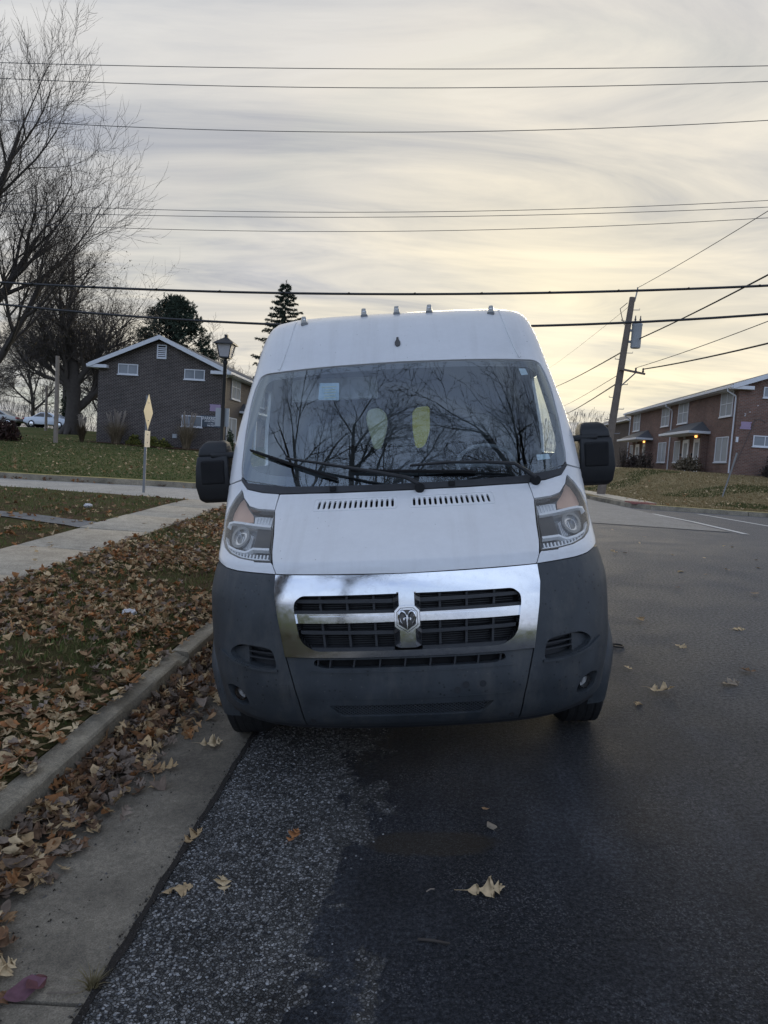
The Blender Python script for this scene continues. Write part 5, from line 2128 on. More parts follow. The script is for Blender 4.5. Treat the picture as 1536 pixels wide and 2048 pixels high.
def grow(wd, rg, p, d, L, r, lev, maxlev, cfg):
    nseg = (7, 6, 5, 4, 3, 3, 3)[min(lev, 6)]
    sides = (10, 7, 5, 4, 3, 3, 3)[min(lev, 6)]
    pts, rads = [p.copy()], [r]
    dirs = [d.copy()]
    q, dd = p.copy(), d.copy()
    rend = r * cfg['taper'][min(lev, len(cfg['taper']) - 1)]
    wob = cfg['wob'] * (1 + .35 * lev)
    for i in range(nseg):
        dd = (dd + rvec(rg) * wob + Vector((0, 0, cfg['up'][min(lev, len(cfg['up']) - 1)]))).normalized()
        q = q + dd * (L / nseg)
        pts.append(q.copy())
        dirs.append(dd.copy())
        rads.append(r + (rend - r) * (i + 1) / nseg)
    wd.tube('trunk' if lev <= cfg.get('trunk_lev', 0) else 'crown', pts, rads, sides)
    if lev >= maxlev:
        wd.tips.append((pts[-1], dd))
        return
    n = cfg['n'][min(lev, len(cfg['n']) - 1)]
    n = max(1, int(n * rg.uniform(.8, 1.2) + .5))
    start = cfg['start'][min(lev, len(cfg['start']) - 1)]
    phase = rg.uniform(0, 6.28)
    for k in range(n):
        t = start + (1 - start) * (k + rg.uniform(.2, .9)) / n
        if k == n - 1:
            t = 1.0
        f = t * nseg
        i = min(int(f), nseg - 1)
        bp = pts[i].lerp(pts[i + 1], f - i)
        bd = dirs[min(i + 1, nseg)]
        ang = R(rg.uniform(*cfg['ang'][min(lev, len(cfg['ang']) - 1)])) * (1.0 if t < .98 else .45)
        phase += 2.4 + rg.uniform(-.4, .4)
        o = bd.orthogonal().normalized()
        side = (o * math.cos(phase) + bd.cross(o) * math.sin(phase))
        nd = (bd * math.cos(ang) + side * math.sin(ang)).normalized()
        if 'bias' in cfg and lev <= 1:
            nd = (nd + cfg['bias']).normalized()
        rr = (rads[i] + (rads[i + 1] - rads[i]) * (f - i)) * rg.uniform(*cfg['rr'])
        rr = max(rr, cfg['rmin'])
        LL = L * rg.uniform(*cfg['lr']) * (1.0 - .35 * (t - start) / (1 - start + 1e-6) if t < .98 else .9)
        grow(wd, rg, bp, nd, LL, rr, lev + 1, maxlev, cfg)


BARE = dict(taper=(.55, .45, .35, .3, .3, .4), wob=.07, up=(.02, .05, .06, .05, .03, .02), n=(6, 6, 6, 6, 5, 3), start=(.38, .25, .2, .15, .15, .2),
            ang=((28, 55), (25, 55), (25, 60), (25, 60), (25, 60)), rr=(.45, .68), lr=(.50, .75), rmin=.006)


def bare_tree(x, y, zb, height, r, seed, label, maxlev=5, cfg=None, bark='bark', twig='twig', lean=(0, 0), group=None, tint=None, nleaf=0, name='bare_tree'):
    c = dict(BARE)
    c.update(cfg or {})
    rg = random.Random(seed)
    wd = Wood()
    grow(wd, rg, Vector((0, 0, -.25)), Vector((lean[0], lean[1], 1)).normalized(), height * .5, r, 0, maxlev, c)
    # root flare
    o = empty(name, (x, y, zb))
    tag(o, label, 'tree', group)
    for k in range(5):
        a = k * 1.256 + rg.uniform(-.3, .3)
        wd.tube('trunk', [Vector((0, 0, r * 1.6)), Vector((math.cos(a) * r * .75, math.sin(a) * r * .75, r * .5)), Vector((math.cos(a) * r * 1.5, math.sin(a) * r * 1.5, -.15))], [r * .55, r * .5, r * .3], 6)
    np_mesh('trunk', wd.V['trunk'], wd.F['trunk'], MATS[bark], o, smooth=True)
    cr = np_mesh('crown', wd.V['crown'], wd.F['crown'], MATS[twig], o, smooth=True)
    if nleaf:
        V, F, C_ = [], [], []
        for _ in range(nleaf):
            p, d = rg.choice(wd.tips)
            p = p + rvec(rg) * .25
            a, b = rvec(rg) * .09, rvec(rg) * .09
            i = len(V)
            V += [tuple(p), tuple(p + a), tuple(p + a + b), tuple(p + b)]
            F.append((i, i + 1, i + 2, i + 3))
            C_.append(rg.choice([(.10, .075, .035), (.13, .085, .04), (.075, .06, .03)]))
        lf = np_mesh('dry_leaves', V, F, MATS['needles'], o, colors=np.array(C_))
        lf['kind'] = 'stuff'
    return o


bare_tree(-20.8, 30.5, zfarl(-20.8, 30.5), 17.5, .46, 11, 'tall bare tree reaching in from beyond the left edge', 6, dict(n=(7, 6, 5, 5, 4, 3), start=(.30, .25, .2, .2, .2, .2), bias=Vector((.19, 0, .08)), rr=(.48, .68), lr=(.56, .80), wob=.07, up=(.02, .10, .13, .12, .10, .08), rmin=.007, ang=((30, 60), (25, 50), (20, 48), (20, 45), (20, 45), (20, 45))), lean=(.05, 0))
bare_tree(-29.4, 55, zfarl(-29.4, 55), 17, .62, 23, 'massive forked bare tree on the lawn beside the parked cars', 5, dict(n=(6, 7, 7, 7, 6, 3), start=(.16, .2, .2, .15, .15, .2), ang=((18, 48), (25, 60), (25, 60), (25, 60), (25, 60)), trunk_lev=1, taper=(.6, .42, .35, .3, .3, .4), rr=(.52, .74), lr=(.58, .85), rmin=.008, wob=.09), nleaf=3000, bark='bark', twig='twig_mid')
bare_tree(-36.4, 68, zfarl(-36.4, 68), 17, .50, 31, 'bare tree with ivy on its trunk near the dark brick gable', 5, dict(n=(6, 6, 6, 7, 5), start=(.22, .2, .2, .15, .15), trunk_lev=1, rr=(.5, .7), rmin=.013, lr=(.55, .8), ang=((22, 55), (25, 60), (25, 60), (25, 60), (25, 60))), nleaf=2500, twig='twig_mid')
far_i = 0
FAR_L = ('slender grey tree behind the parked cars at the far left', 'hazy bare tree rising behind the white sedan', 'wide bare tree behind the ivy covered trunk', 'thin bare tree showing left of the pine', 'small rounded bare tree between lamp and spruce', 'low bare tree between the lamp and the spruce', 'bare tree behind the silver sedan', 'bare tree over the left end of the parking row')
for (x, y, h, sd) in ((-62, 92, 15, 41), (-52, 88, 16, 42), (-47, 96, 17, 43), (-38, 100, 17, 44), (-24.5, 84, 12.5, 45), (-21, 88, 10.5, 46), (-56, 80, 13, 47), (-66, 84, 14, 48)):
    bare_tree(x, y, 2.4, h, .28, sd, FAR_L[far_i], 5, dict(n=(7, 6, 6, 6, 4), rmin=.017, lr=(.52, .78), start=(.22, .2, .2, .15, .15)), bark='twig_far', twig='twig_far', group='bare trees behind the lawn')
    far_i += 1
# street trees behind the photographer, mirrored in the windscreen
for (x, y, h, sd, lab, bias) in ((-2.95, .9, 17, 52, 'street tree on the verge beside the viewpoint, mirrored in the windscreen', Vector((.30, .12, 0))), (4.3, 1.2, 17, 57, 'tree behind the viewpoint to the right, mirrored in the windscreen', Vector((-.18, .04, 0))), (-3.2, -9.5, 16, 63, 'tree farther back along the verge, mirrored in the chrome', Vector((.1, .0, 0)))):
    bare_tree(x, y, zs(y), h, .27, sd, lab, 5, dict(n=(7, 7, 6, 6, 4), start=(.5, .2, .2, .15, .15), bias=bias, rmin=.006, rr=(.5, .7), lr=(.5, .74), ang=((30, 62), (25, 55), (25, 60), (25, 60), (25, 60))), bark='bark_dark', twig='bark_dark')


def ivy(x, y, z0, z1, r, n, seed, parent):
    rg = np.random.default_rng(seed)
    a = rg.uniform(0, 6.28, n)
    z = z0 + (z1 - z0) * rg.uniform(0, 1, n) ** 1.3
    rad = r * (1 - .45 * (z - z0) / (z1 - z0)) + rg.normal(0, .12, n)
    c = np.stack([np.cos(a) * rad, np.sin(a) * rad, z], 1)
    u = rg.normal(0, .085, (n, 3))
    v = rg.normal(0, .085, (n, 3))
    V = np.stack([c, c + u, c + u + v, c + v], 1).reshape(-1, 3)
    F = np.arange(4 * n).reshape(-1, 4)
    col = np.array([(.022, .035, .014), (.03, .045, .018), (.018, .026, .012)])[rg.integers(0, 3, n)]
    o = np_mesh('ivy', V, F, MATS['needles'], parent, colors=col)
    o['kind'] = 'stuff'


ivy(0, 0, 0, 5.5, .85, 3500, 3, [o for o in COL.objects if o.name.startswith('bare_tree') and 'ivy' in o.get('label', '')][0])


def needle_tree(name, x, y, zb, h, rmax, seed, label, kind):
    rg = random.Random(seed)
    o = empty(name, (x, y, zb))
    tag(o, label, 'tree')
    wd = Wood()
    wd.tube('trunk', [Vector((0, 0, -.2)), Vector((.05, 0, h * .5)), Vector((0, 0, h))], [h * .014, h * .009, .02], 8)
    V, F, C_ = [], [], []

    def tuft(p, d, L, n, s):
        for _ in range(n):
            t = rg.uniform(0, 1)
            q = p + d * (L * t) + rvec(rg) * s * .3
            a = (d * rg.uniform(.2, 1) + rvec(rg) * .9).normalized() * s * rg.uniform(.6, 1.3)
            b = a.cross(rvec(rg)).normalized() * s * .16
            i = len(V)
            V.extend([tuple(q - b), tuple(q + a), tuple(q + b)])
            F.append((i, i + 1, i + 2))
            C_.append(rg.choice([(.034, .050, .034), (.048, .066, .042), (.028, .040, .028)]))  # needle greens lightened, distance haze put into the colour
    if kind == 'spruce':
        z = h * .12
        while z < h * .985:
            f = 1 - z / h
            L = rmax * (f ** .85) * rg.uniform(.75, 1.12) + .15
            nb = rg.randint(4, 6)
            ph = rg.uniform(0, 6.28)
            for k in range(nb):
                a = ph + k * 6.283 / nb + rg.uniform(-.3, .3)
                LL = L * rg.uniform(.7, 1.1)
                d = Vector((math.cos(a), math.sin(a), rg.uniform(-.12, .10)))
                pts = [Vector((0, 0, z)), Vector((0, 0, z)) + d * LL * .5 + Vector((0, 0, -.04 * LL)), Vector((0, 0, z)) + d * LL + Vector((0, 0, .06 * LL))]
                wd.tube('crown', pts, [.035 * f + .012, .022 * f + .008, .006], 4)
                m_ = int(4 + LL * 5)
                for j in range(m_):
                    t = (j + .5) / m_
                    if t < .12:
                        continue
                    p = pts[0].lerp(pts[1], t * 2) if t < .5 else pts[1].lerp(pts[2], t * 2 - 1)
                    sd = Vector((-d.y, d.x, 0)) * rg.choice((-1, 1))
                    dd = (d * .7 + sd * .6 * (1 - t * .5) + Vector((0, 0, rg.uniform(-.75, -.05)))).normalized()
                    tuft(p, dd, .46 * (1 - .35 * t) * (f * .6 + .5), 34, .17)
            z += h * .030 * (.6 + f)
        tuft(Vector((0, 0, h * .95)), Vector((0, 0, 1)), h * .05, 40, .14)
    else:
        for k in range(340):
            zc = h * (.22 + .78 * rg.random() ** .8)
            f = (1 - (zc / h)) ** .6
            a = rg.uniform(0, 6.283)
            rr = rmax * (f * .95 + .06) * math.sqrt(rg.uniform(.08, 1))
            c = Vector((math.cos(a) * rr, math.sin(a) * rr, zc))
            wd.tube('crown', [Vector((0, 0, max(zc - rr * .6, 1))), c * .5 + Vector((0, 0, zc * .5 - rr * .2)), c], [.07, .045, .02], 4)
            for j in range(9):
                d = (rvec(rg) + Vector((0, 0, .5))).normalized()
                tuft(c + rvec(rg) * .55, d, .45, 22, .26)
    np_mesh('trunk', wd.V['trunk'], wd.F['trunk'], MATS['bark_dark'], o, smooth=True)
    cr = np_mesh('crown', V, F, MATS['needles'], o, colors=np.array(C_))
    np_mesh('branch_wood', wd.V['crown'], wd.F['crown'], MATS['bark_dark'], cr, smooth=True)
    return o


needle_tree('spruce_tree', -13.7, 60, 1.9, 14.3, 5.4, 5, 'dark spruce with drooping branches showing beside the van roof', 'spruce')
needle_tree('pine_tree', -30.8, 80, 2.4, 15.6, 9.0, 6, 'dense dark pine standing behind the brick gable', 'pine')

# far wood closing the view behind everything
rgn = np.random.default_rng(77)
n = 110000
ang = rgn.uniform(-1.25, 1.25, n)
rad = rgn.uniform(150, 175, n)
hh = 9 + 4 * np.sin(ang * 13) + 2.5 * np.sin(ang * 31 + 1)
z = 1 + np.abs(hh) * rgn.uniform(0, 1, n) ** 1.25
c = np.stack([np.sin(ang) * rad, np.cos(ang) * rad, z], 1)
u = rgn.normal(0, 1, (n, 3)) * np.array([.35, .35, .3]) + np.array([0, 0, 1.3])
v = rgn.normal(0, .045, (n, 3))
V = np.stack([c, c + u, c + u + v], 1).reshape(-1, 3)
col = np.array([(.10, .088, .08), (.085, .075, .072), (.12, .105, .095)])[rgn.integers(0, 3, n)]
fwd = np_mesh('far_wood', V, np.arange(3 * n).reshape(-1, 3), MATS['needles'], colors=col)
tag(fwd, 'band of bare grey woodland along the horizon', 'woodland', kind='stuff')

# ================================================================== shrubs
def blades(name, parent, n, rad, h, spread, cols, seed, width=.02, mat='grass_blades', droop=.5):
    rg = np.random.default_rng(seed)
    a = rg.uniform(0, 6.283, n)
    r0 = rad * np.sqrt(rg.uniform(0, 1, n)) * .35
    base = np.stack([np.cos(a) * r0, np.sin(a) * r0, np.zeros(n)], 1)
    L = h * rg.uniform(.6, 1.08, n)
    out = np.stack([np.cos(a), np.sin(a), np.zeros(n)], 1) + rg.normal(0, .35, (n, 3)) * np.array([1, 1, 0])
    sp_ = spread * rg.uniform(.2, 1, n)
    side = np.stack([-np.sin(a), np.cos(a), np.zeros(n)], 1) + rg.normal(0, .5, (n, 3)) * np.array([1, 1, 0])
    P = []
    for t in (0, .4, .75, 1.0):
        p = base + out * (sp_ * t ** 1.7)[:, None]
        p[:, 2] = L * (t - droop * .35 * t ** 3)
        P.append((p, width * (1 - t * .85)))
    V = []
    for p, w in P:
        V += [p - side * w * .5, p + side * w * .5]
    V = np.stack(V, 1).reshape(-1, 3)
    i0 = np.arange(n)[:, None] * 8
    F = np.concatenate([i0 + np.array([[2 * k, 2 * k + 1, 2 * k + 3, 2 * k + 2]]) for k in range(3)], 1).reshape(-1, 4)
    col = np.repeat(np.array(cols)[rg.integers(0, len(cols), n)], 3, 0)
    o = np_mesh(name, V, F, MATS[mat], parent, colors=col)
    o['kind'] = 'stuff'
    return o


def ornamental(x, y, z, h, rad, seed, label, cols=((.21, .165, .105), (.27, .21, .135), (.15, .115, .07))):
    o = empty('ornamental_grass', (x, y, z))
    tag(o, label, 'grass clump')
    blades('blade_tuft', o, 420, rad * .8, h * .9, rad, cols, seed, .03)
    rg = random.Random(seed)
    m = MB()
    for _ in range(16):
        a = rg.uniform(0, 6.283)
        sp = rad * rg.uniform(.1, .8)
        p1 = Vector((math.cos(a) * sp, math.sin(a) * sp, h * rg.uniform(.9, 1.15)))
        m.tube([Vector((0, 0, .1)), p1 * .6, p1, p1 + Vector((math.cos(a) * .12, math.sin(a) * .12, .02))], [.012, .010, .035, .01], 5)
    m.build('plume', MATS['wood_pale'], o)['kind'] = 'stuff'


def shrub(x, y, z, rx, ry, rz_, n, leaf, cols, seed, label, stems=14, name='shrub'):
    o = empty(name, (x, y, z))
    tag(o, label, 'shrub')
    rg = np.random.default_rng(seed)
    d = rg.normal(0, 1, (n, 3))
    d /= np.linalg.norm(d, axis=1)[:, None]
    d[:, 2] = np.abs(d[:, 2]) * 1.0 - .15
    lump = 1 + .22 * np.sin(d[:, 0] * 7 + seed) * np.cos(d[:, 1] * 6) + .12 * np.sin(d[:, 2] * 11)
    r = (rg.uniform(0, 1, n) ** .45) * lump
    c = d * r[:, None] * np.array([rx, ry, rz_]) + np.array([0, 0, rz_ * .18])
    u = rg.normal(0, leaf, (n, 3))
    v = rg.normal(0, leaf * .6, (n, 3))
    V = np.stack([c, c + u * .5 + v, c + u, c + u * .5 - v], 1).reshape(-1, 3)
    V[:, 2] = np.maximum(V[:, 2], 0)
    col = np.array(cols)[rg.integers(0, len(cols), n)]
    f = np_mesh('foliage', V, np.arange(4 * n).reshape(-1, 4), MATS['needles'], o, colors=col)
    f['kind'] = 'stuff'
    r2 = random.Random(seed)
    m = MB()
    for _ in range(stems):
        a = r2.uniform(0, 6.283)
        e = Vector((math.cos(a) * rx * .8, math.sin(a) * ry * .8, rz_ * r2.uniform(.6, 1.1)))
        m.tube([Vector((0, 0, -.05)), e * .5 + Vector((0, 0, .1)), e], [.025, .018, .008], 4)
    m.build('stem', MATS['twig'], o)['kind'] = 'stuff'
    return o


ZL = zfarl
ornamental(-21.1, 45.3, ZL(-21.1, 45.3), 2.0, .85, 1, 'tall tan ornamental grass clump left along the dark brick gable')
ornamental(-16.3, 45.1, ZL(-16.3, 45.1), 2.2, .75, 2, 'tall tan ornamental grass clump right, under the gable window')
ornamental(-22.75, 44.0, ZL(-22.7, 44), 1.55, .38, 3, 'narrow brown grass clump at the left corner of the dark building', ((.07, .052, .032), (.10, .07, .042)))
YG = ((.10, .105, .022), (.15, .14, .03), (.075, .085, .022))
shrub(-19.75, 45.0, ZL(-19.7, 45), .5, .4, .62, 900, .07, YG, 11, 'leftmost small yellow green shrub in the mulch bed')
shrub(-18.55, 45.0, ZL(-18.5, 45), .48, .4, .60, 900, .07, YG, 12, 'middle small yellow green shrub in the mulch bed')
shrub(-17.75, 44.8, ZL(-17.7, 45), .5, .4, .50, 900, .07, YG, 13, 'rightmost small yellow green shrub in the mulch bed')
shrub(-24.4, 38, ZL(-24.4, 38), 1.15, 1.0, 1.15, 2600, .08, ((.045, .022, .018), (.06, .03, .022), (.03, .018, .015)), 14, 'dark reddish rounded bush at the left edge')
shrub(-13.6, 45.6, ZL(-13.6, 45.6), .3, .3, 1.35, 900, .06, ((.025, .045, .018), (.035, .055, .022)), 15, 'narrow green evergreen shrub by the corner of the dark building')
DB = ((.085, .065, .055), (.11, .085, .065), (.06, .048, .04))
ZR = zfarr
shrub(16.6, 48.9, ZR(16.6, 48.9), .95, .8, .95, 1500, .08, ((.15, .125, .085), (.19, .15, .10), (.11, .09, .06)), 21, 'tan rounded bush beside the near porch of the brick row')
shrub(16.5, 58.6, ZR(16.5, 58.6), .8, .8, 1.5, 900, .07, DB, 22, 'loose grey twiggy bush between the two porches', 40)
shrub(16.3, 60.8, ZR(16.3, 60.8), .95, .9, 1.2, 1500, .09, ((.05, .035, .03), (.07, .05, .04)), 23, 'dark brown bush right of the far porch')
shrub(16.3, 64.3, ZR(16.3, 64.3), .55, .5, 1.8, 420, .07, DB, 24, 'tall thin twiggy bush in front of the far doors', 30)
shrub(20.2, 43.6, ZR(20.2, 43.6), 1.1, .9, 1.3, 1800, .09, ((.035, .028, .026), (.05, .04, .034)), 25, 'dark bush at the right edge by the gable wall')

# ================================================================== grass and fallen leaves
def grass(name, pts, h, seed, cols, label, width=.006):
    """blades as single bent quads; pts is (n,3)"""
    rg = np.random.default_rng(seed)
    n = len(pts)
    a = rg.uniform(0, 6.283, n)
    side = np.stack([np.cos(a), np.sin(a), np.zeros(n)], 1) * (width * rg.uniform(.6, 1.3, n))[:, None]
    tip = np.stack([rg.normal(0, .5, n), rg.normal(0, .5, n), np.ones(n)], 1) * (h * rg.uniform(.45, 1.2, n))[:, None]
    mid = tip * .55 + np.array([0, 0, 1]) * (h * .12)
    V = np.stack([pts - side, pts + side, pts + mid + side * .6, pts + tip, pts + mid - side * .6], 1).reshape(-1, 3)
    i0 = np.arange(n)[:, None] * 5
    F = np.concatenate([i0 + np.array([[0, 1, 2]]), i0 + np.array([[0, 2, 4]]), i0 + np.array([[4, 2, 3]])], 1).reshape(-1, 3)
    col = np.repeat(np.array(cols)[rg.integers(0, len(cols), n)], 3, 0)
    o = np_mesh(name, V, F, MATS['grass_blades'], colors=col)
    tag(o, label, 'grass', kind='stuff')


def scatter(n, x0, x1, ya, yb, zf, seed, mask=None, power=1.0):
    rg = np.random.default_rng(seed)
    x = rg.uniform(x0, x1, n)
    y = ya + (yb - ya) * rg.uniform(0, 1, n) ** power
    P = np.array([(a, b, zf(a, b)) for a, b in zip(x, y) if mask is None or mask(a, b, rg.random())])
    return P


GREEN = ((.070, .105, .030), (.10, .13, .038), (.125, .135, .046), (.18, .155, .072), (.23, .19, .10))
nz3 = lambda x, y, s, o: mnoise.noise(Vector((x * s, y * s, o)))
gp_ = scatter(34000, SW_R + .02, CURB_B - .02, 1.2, 14.2, zverge, 1, lambda x, y, r: nz3(x, y, .9, 2) * .9 + .42 > r * .9, 1.5)
grass('verge_grass', gp_ - np.array([0, 0, .006]), .055, 2, GREEN, 'short grass of the verge between kerb and sidewalk')
gp_ = scatter(30000, -17, SW_L - .02, 5.5, 14.3, zlawn, 3, lambda x, y, r: (-x) < 1.5 + y * .95 and (y < 9.75 or y > 10.9 or x < -8) and nz3(x, y, .7, 5) + .75 > r)
grass('lawn_grass', gp_ - np.array([0, 0, .006]), .055, 4, GREEN, 'short grass of the near lawn left of the sidewalk', .008)
gp_ = scatter(42000, -34, -7.0, 17.9, 46, lambda x, y: zfarl(x, y), 5, lambda x, y, r: y > farl_y(x) + .34, 1.4)
grass('far_grass', gp_ - np.array([0, 0, .01]), .07, 6, ((.062, .092, .028), (.085, .115, .036), (.12, .13, .048), (.19, .165, .08)), 'green grass of the lawn before the dark building', .022)
gp_ = scatter(42000, 7.9, 22, 25.0, 46, lambda x, y: zfarr(x, y), 7, lambda x, y, r: y > farr_y(x) + .32 and x < 3 + y * .48, 1.3)
gmask = np.array([nz3(x, y, .22, 9) for x, y, z in gp_])
grass('bank_grass', gp_[gmask < .30] - np.array([0, 0, .01]), .08, 8, ((.26, .20, .105), (.31, .245, .135), (.21, .165, .08)), 'dry tan grass of the right bank', .024)
grass('bank_grass', gp_[gmask >= .30] - np.array([0, 0, .01]), .08, 9, ((.055, .075, .024), (.085, .090, .032), (.13, .11, .048)), 'greener patches of grass on the right bank', .024)

# ---- leaf shapes: lobed oak blades, half outline (along, across)
OAK = [(0, .01), (.10, .02), (.17, .06), (.27, .20), (.35, .27), (.34, .19), (.40, .20), (.36, .10), (.42, .06), (.48, .08), (.56, .22), (.68, .40), (.67, .30), (.76, .34), (.70, .20), (.68, .11), (.74, .07), (.80, .10), (.90, .22), (.88, .13), (.95, .12), (.93, .05), (1.02, .01)]
OAKS = [(0, .02), (.15, .04), (.34, .27), (.38, .18), (.36, .07), (.48, .08), (.68, .40), (.74, .30), (.68, .09), (.78, .09), (.92, .21), (.93, .06), (1.0, .01)]
OVAL = [(0, .01), (.12, .14), (.3, .25), (.5, .28), (.7, .22), (.88, .10), (1.0, .01)]


def leaf_template(half, curl, bend, twist, seed, stem=True):
    rg = random.Random(seed)
    V, F = [], []
    L = []
    tm = 0.0
    for i, (te, w) in enumerate(half):
        tm = max(tm, te)
        t = tm
        wl, wr = w * rg.uniform(.8, 1.15), w * rg.uniform(.8, 1.15)
        tl = te + rg.uniform(-.015, .02) * (w > .1)
        zc = bend * (t - .5) ** 2
        zz_ = lambda w_: zc + curl * (w_ * 2.4) ** 2 + rg.uniform(-.02, .02) * (w_ > .1)
        b = len(V)
        V += [(tl, wl, zz_(wl) + twist * wl * (t - .5)), (t, 0, zc - .008), (te - .06 * (w > .05) + .01, -wr, zz_(wr) - twist * wr * (t - .5))]
        if i:
            F += [(b - 3, b - 2, b + 1, b), (b - 2, b - 1, b + 2, b + 1)]
    V = [(x - .5, y, z) for x, y, z in V]
    if stem:
        b = len(V)
        z0 = bend * .25
        V += [(-.5, .008, z0), (-.5, -.008, z0), (-.72, -.006, z0 + .03), (-.72, .006, z0 + .03)]
        F += [(b, b + 1, b + 2, b + 3)]
    return np.array(V, np.float32), np.array(F, np.int32)


LEAFC = np.array([(.40, .29, .165), (.34, .235, .125), (.46, .35, .21), (.27, .165, .085), (.17, .090, .048), (.23, .105, .040), (.115, .068, .040), (.20, .155, .12), (.30, .13, .050), (.135, .10, .075)]) * 1.28


def rot_mats(rg, n, tilt):
    yaw = rg.uniform(0, 6.283, n)
    ta = rg.normal(0, tilt, n)
    tb = rg.normal(0, tilt, n)
    cy, sy = np.cos(yaw), np.sin(yaw)
    ca, sa = np.cos(ta), np.sin(ta)
    cb, sb_ = np.cos(tb), np.sin(tb)
    Z, O = np.zeros(n), np.ones(n)
    Rz_ = np.stack([np.stack([cy, -sy, Z], 1), np.stack([sy, cy, Z], 1), np.stack([Z, Z, O], 1)], 1)
    Ry_ = np.stack([np.stack([ca, Z, sa], 1), np.stack([Z, O, Z], 1), np.stack([-sa, Z, ca], 1)], 1)
    Rx_ = np.stack([np.stack([O, Z, Z], 1), np.stack([Z, cb, -sb_], 1), np.stack([Z, sb_, cb], 1)], 1)
    return Rz_ @ Ry_ @ Rx_


TEMPL = [leaf_template(OVAL, .3, .4, .5, 61, False), leaf_template([(t, w * 1.3 * (t < .7)) for t, w in OVAL], .5, -.3, .8, 62, False)] + [leaf_template(OAKS, c, b, t, i, False) for i, (c, b, t) in enumerate([(.2, .4, .4), (-.2, -.4, .6), (.35, .3, -.7), (.12, .7, .3), (-.1, .4, 1.0)])]


def leaf_mass(name, P, size, tilt, seed, cidx, label):
    """all the leaves too many to pick out singly, one object"""
    rg = np.random.default_rng(seed)
    Vs, Fs, Cs = [], [], []
    off = 0
    which = rg.integers(0, len(TEMPL), len(P))
    for k, (tv, tf) in enumerate(TEMPL):
        Q = P[which == k]
        n = len(Q)
        if not n:
            continue
        M = rot_mats(rg, n, tilt)
        s = size * rg.uniform(.6, 1.25, n)
        V = np.einsum('nij,vj->nvi', M, tv) * s[:, None, None]
        low = V[:, :, 2].min(1)
        V = V + Q[:, None, :]
        V[:, :, 2] -= (low * .55)[:, None]
        F = tf[None] + (np.arange(n) * len(tv))[:, None, None] + off
        off += n * len(tv)
        col = LEAFC[np.asarray(cidx)[rg.integers(0, len(cidx), n)]] * rg.uniform(.75, 1.2, (n, 1))
        Vs.append(V.reshape(-1, 3))
        Fs.append(F.reshape(-1, 4))
        Cs.append(np.repeat(col, len(tf), 0))
    o = np_mesh(name, np.concatenate(Vs), np.concatenate(Fs), MATS['leaf_litter'], colors=np.concatenate(Cs))
    tag(o, label, 'leaves', kind='stuff')


def verge_mask(x, y, r):
    d = .60 + nz3(x, y, .75, 4) * .95 - .30 * sstep(8, 12, y)
    if y < 4.3 and x > -2.5:
        d -= .25
    return r < d


def gutter_top(x, y):
    """height of the drifted leaf pile against the kerb"""
    wid = .40 + .13 * math.sin(y * 1.7 + .6) + .08 * math.sin(y * 4.3) + .16 * (1 - sstep(2.4, 3.6, y))
    k = 1 - (CURB_X * -1 + x) / wid
    return k


VP_ = scatter(16500, SW_R - .03, CURB_B + .05, 1.6, 14.2, lambda x, y: zverge(x, y) + .008, 21, verge_mask, 1.45)
VP_[:, 2] += np.abs(np.random.default_rng(5).normal(0, .012, len(VP_)))
rgp = np.random.default_rng(22)
gl_ = []
for _ in range(5200):
    y = 1.5 + 9.0 * rgp.random() ** 1.25
    x = CURB_X + .015 + .62 * rgp.random() ** 1.5
    k = gutter_top(x, y)
    if rgp.random() < k * 1.5:
        gl_.append((x, y, zgutter(x, y) + .010 + .085 * max(k, 0) * rgp.random()))
GP_ = np.array(gl_)
# the ones that show largest are objects of their own
LEAF_M = {}


def leaf_mesh(shape, ci, var):
    key = (shape, ci, var)
    if key not in LEAF_M:
        half = {'oak': OAK, 'oval': OVAL}[shape]
        tv, tf = leaf_template(half, (.16, -.12, .26, .08, .06)[var], (.35, -.35, .6, .2, .12)[var], (.4, .7, -.6, 1.0, .25)[var], 40 + var)
        me = bpy.data.meshes.new('fallen_leaf')
        me.from_pydata([tuple(map(float, v)) for v in tv], [], [tuple(map(int, f)) for f in tf])
        at = me.attributes.new('tint', 'FLOAT_COLOR', 'FACE')
        c = LEAFC[ci] if ci < len(LEAFC) else EXTRA[ci - len(LEAFC)]
        at.data.foreach_set('color', np.tile(np.array([*c, 1], np.float32), len(me.polygons)))
        me.polygons.foreach_set('use_smooth', [True] * len(me.polygons))
        me.materials.append(MATS['leaf_litter'])
        LEAF_M[key] = me
    return LEAF_M[key]


EXTRA = [(.17, .085, .105), (.16, .07, .075), (.30, .25, .19)]


def leaf_obj(x, y, z, size, yaw, tx, ty, shape, ci, var, label, group=None):
    o = bpy.data.objects.new('fallen_leaf', leaf_mesh(shape, ci, var))
    COL.objects.link(o)
    o.location = (x, y, z)
    o.scale = (size, size, size)
    o.rotation_euler = (tx, ty, yaw)
    tag(o, label, 'leaf', group)
    return o


def pick_near(P, k, y0):
    inview = (P[:, 1] > y0) & (P[:, 0] > -.62 * P[:, 1] - .05)
    d = np.hypot(P[:, 0], P[:, 1]) + np.where(inview, 0, 99) - P[:, 2] * 4
    idx = np.argsort(d)[:k]
    rest = np.ones(len(P), bool)
    rest[idx] = False
    return P[idx], P[rest]


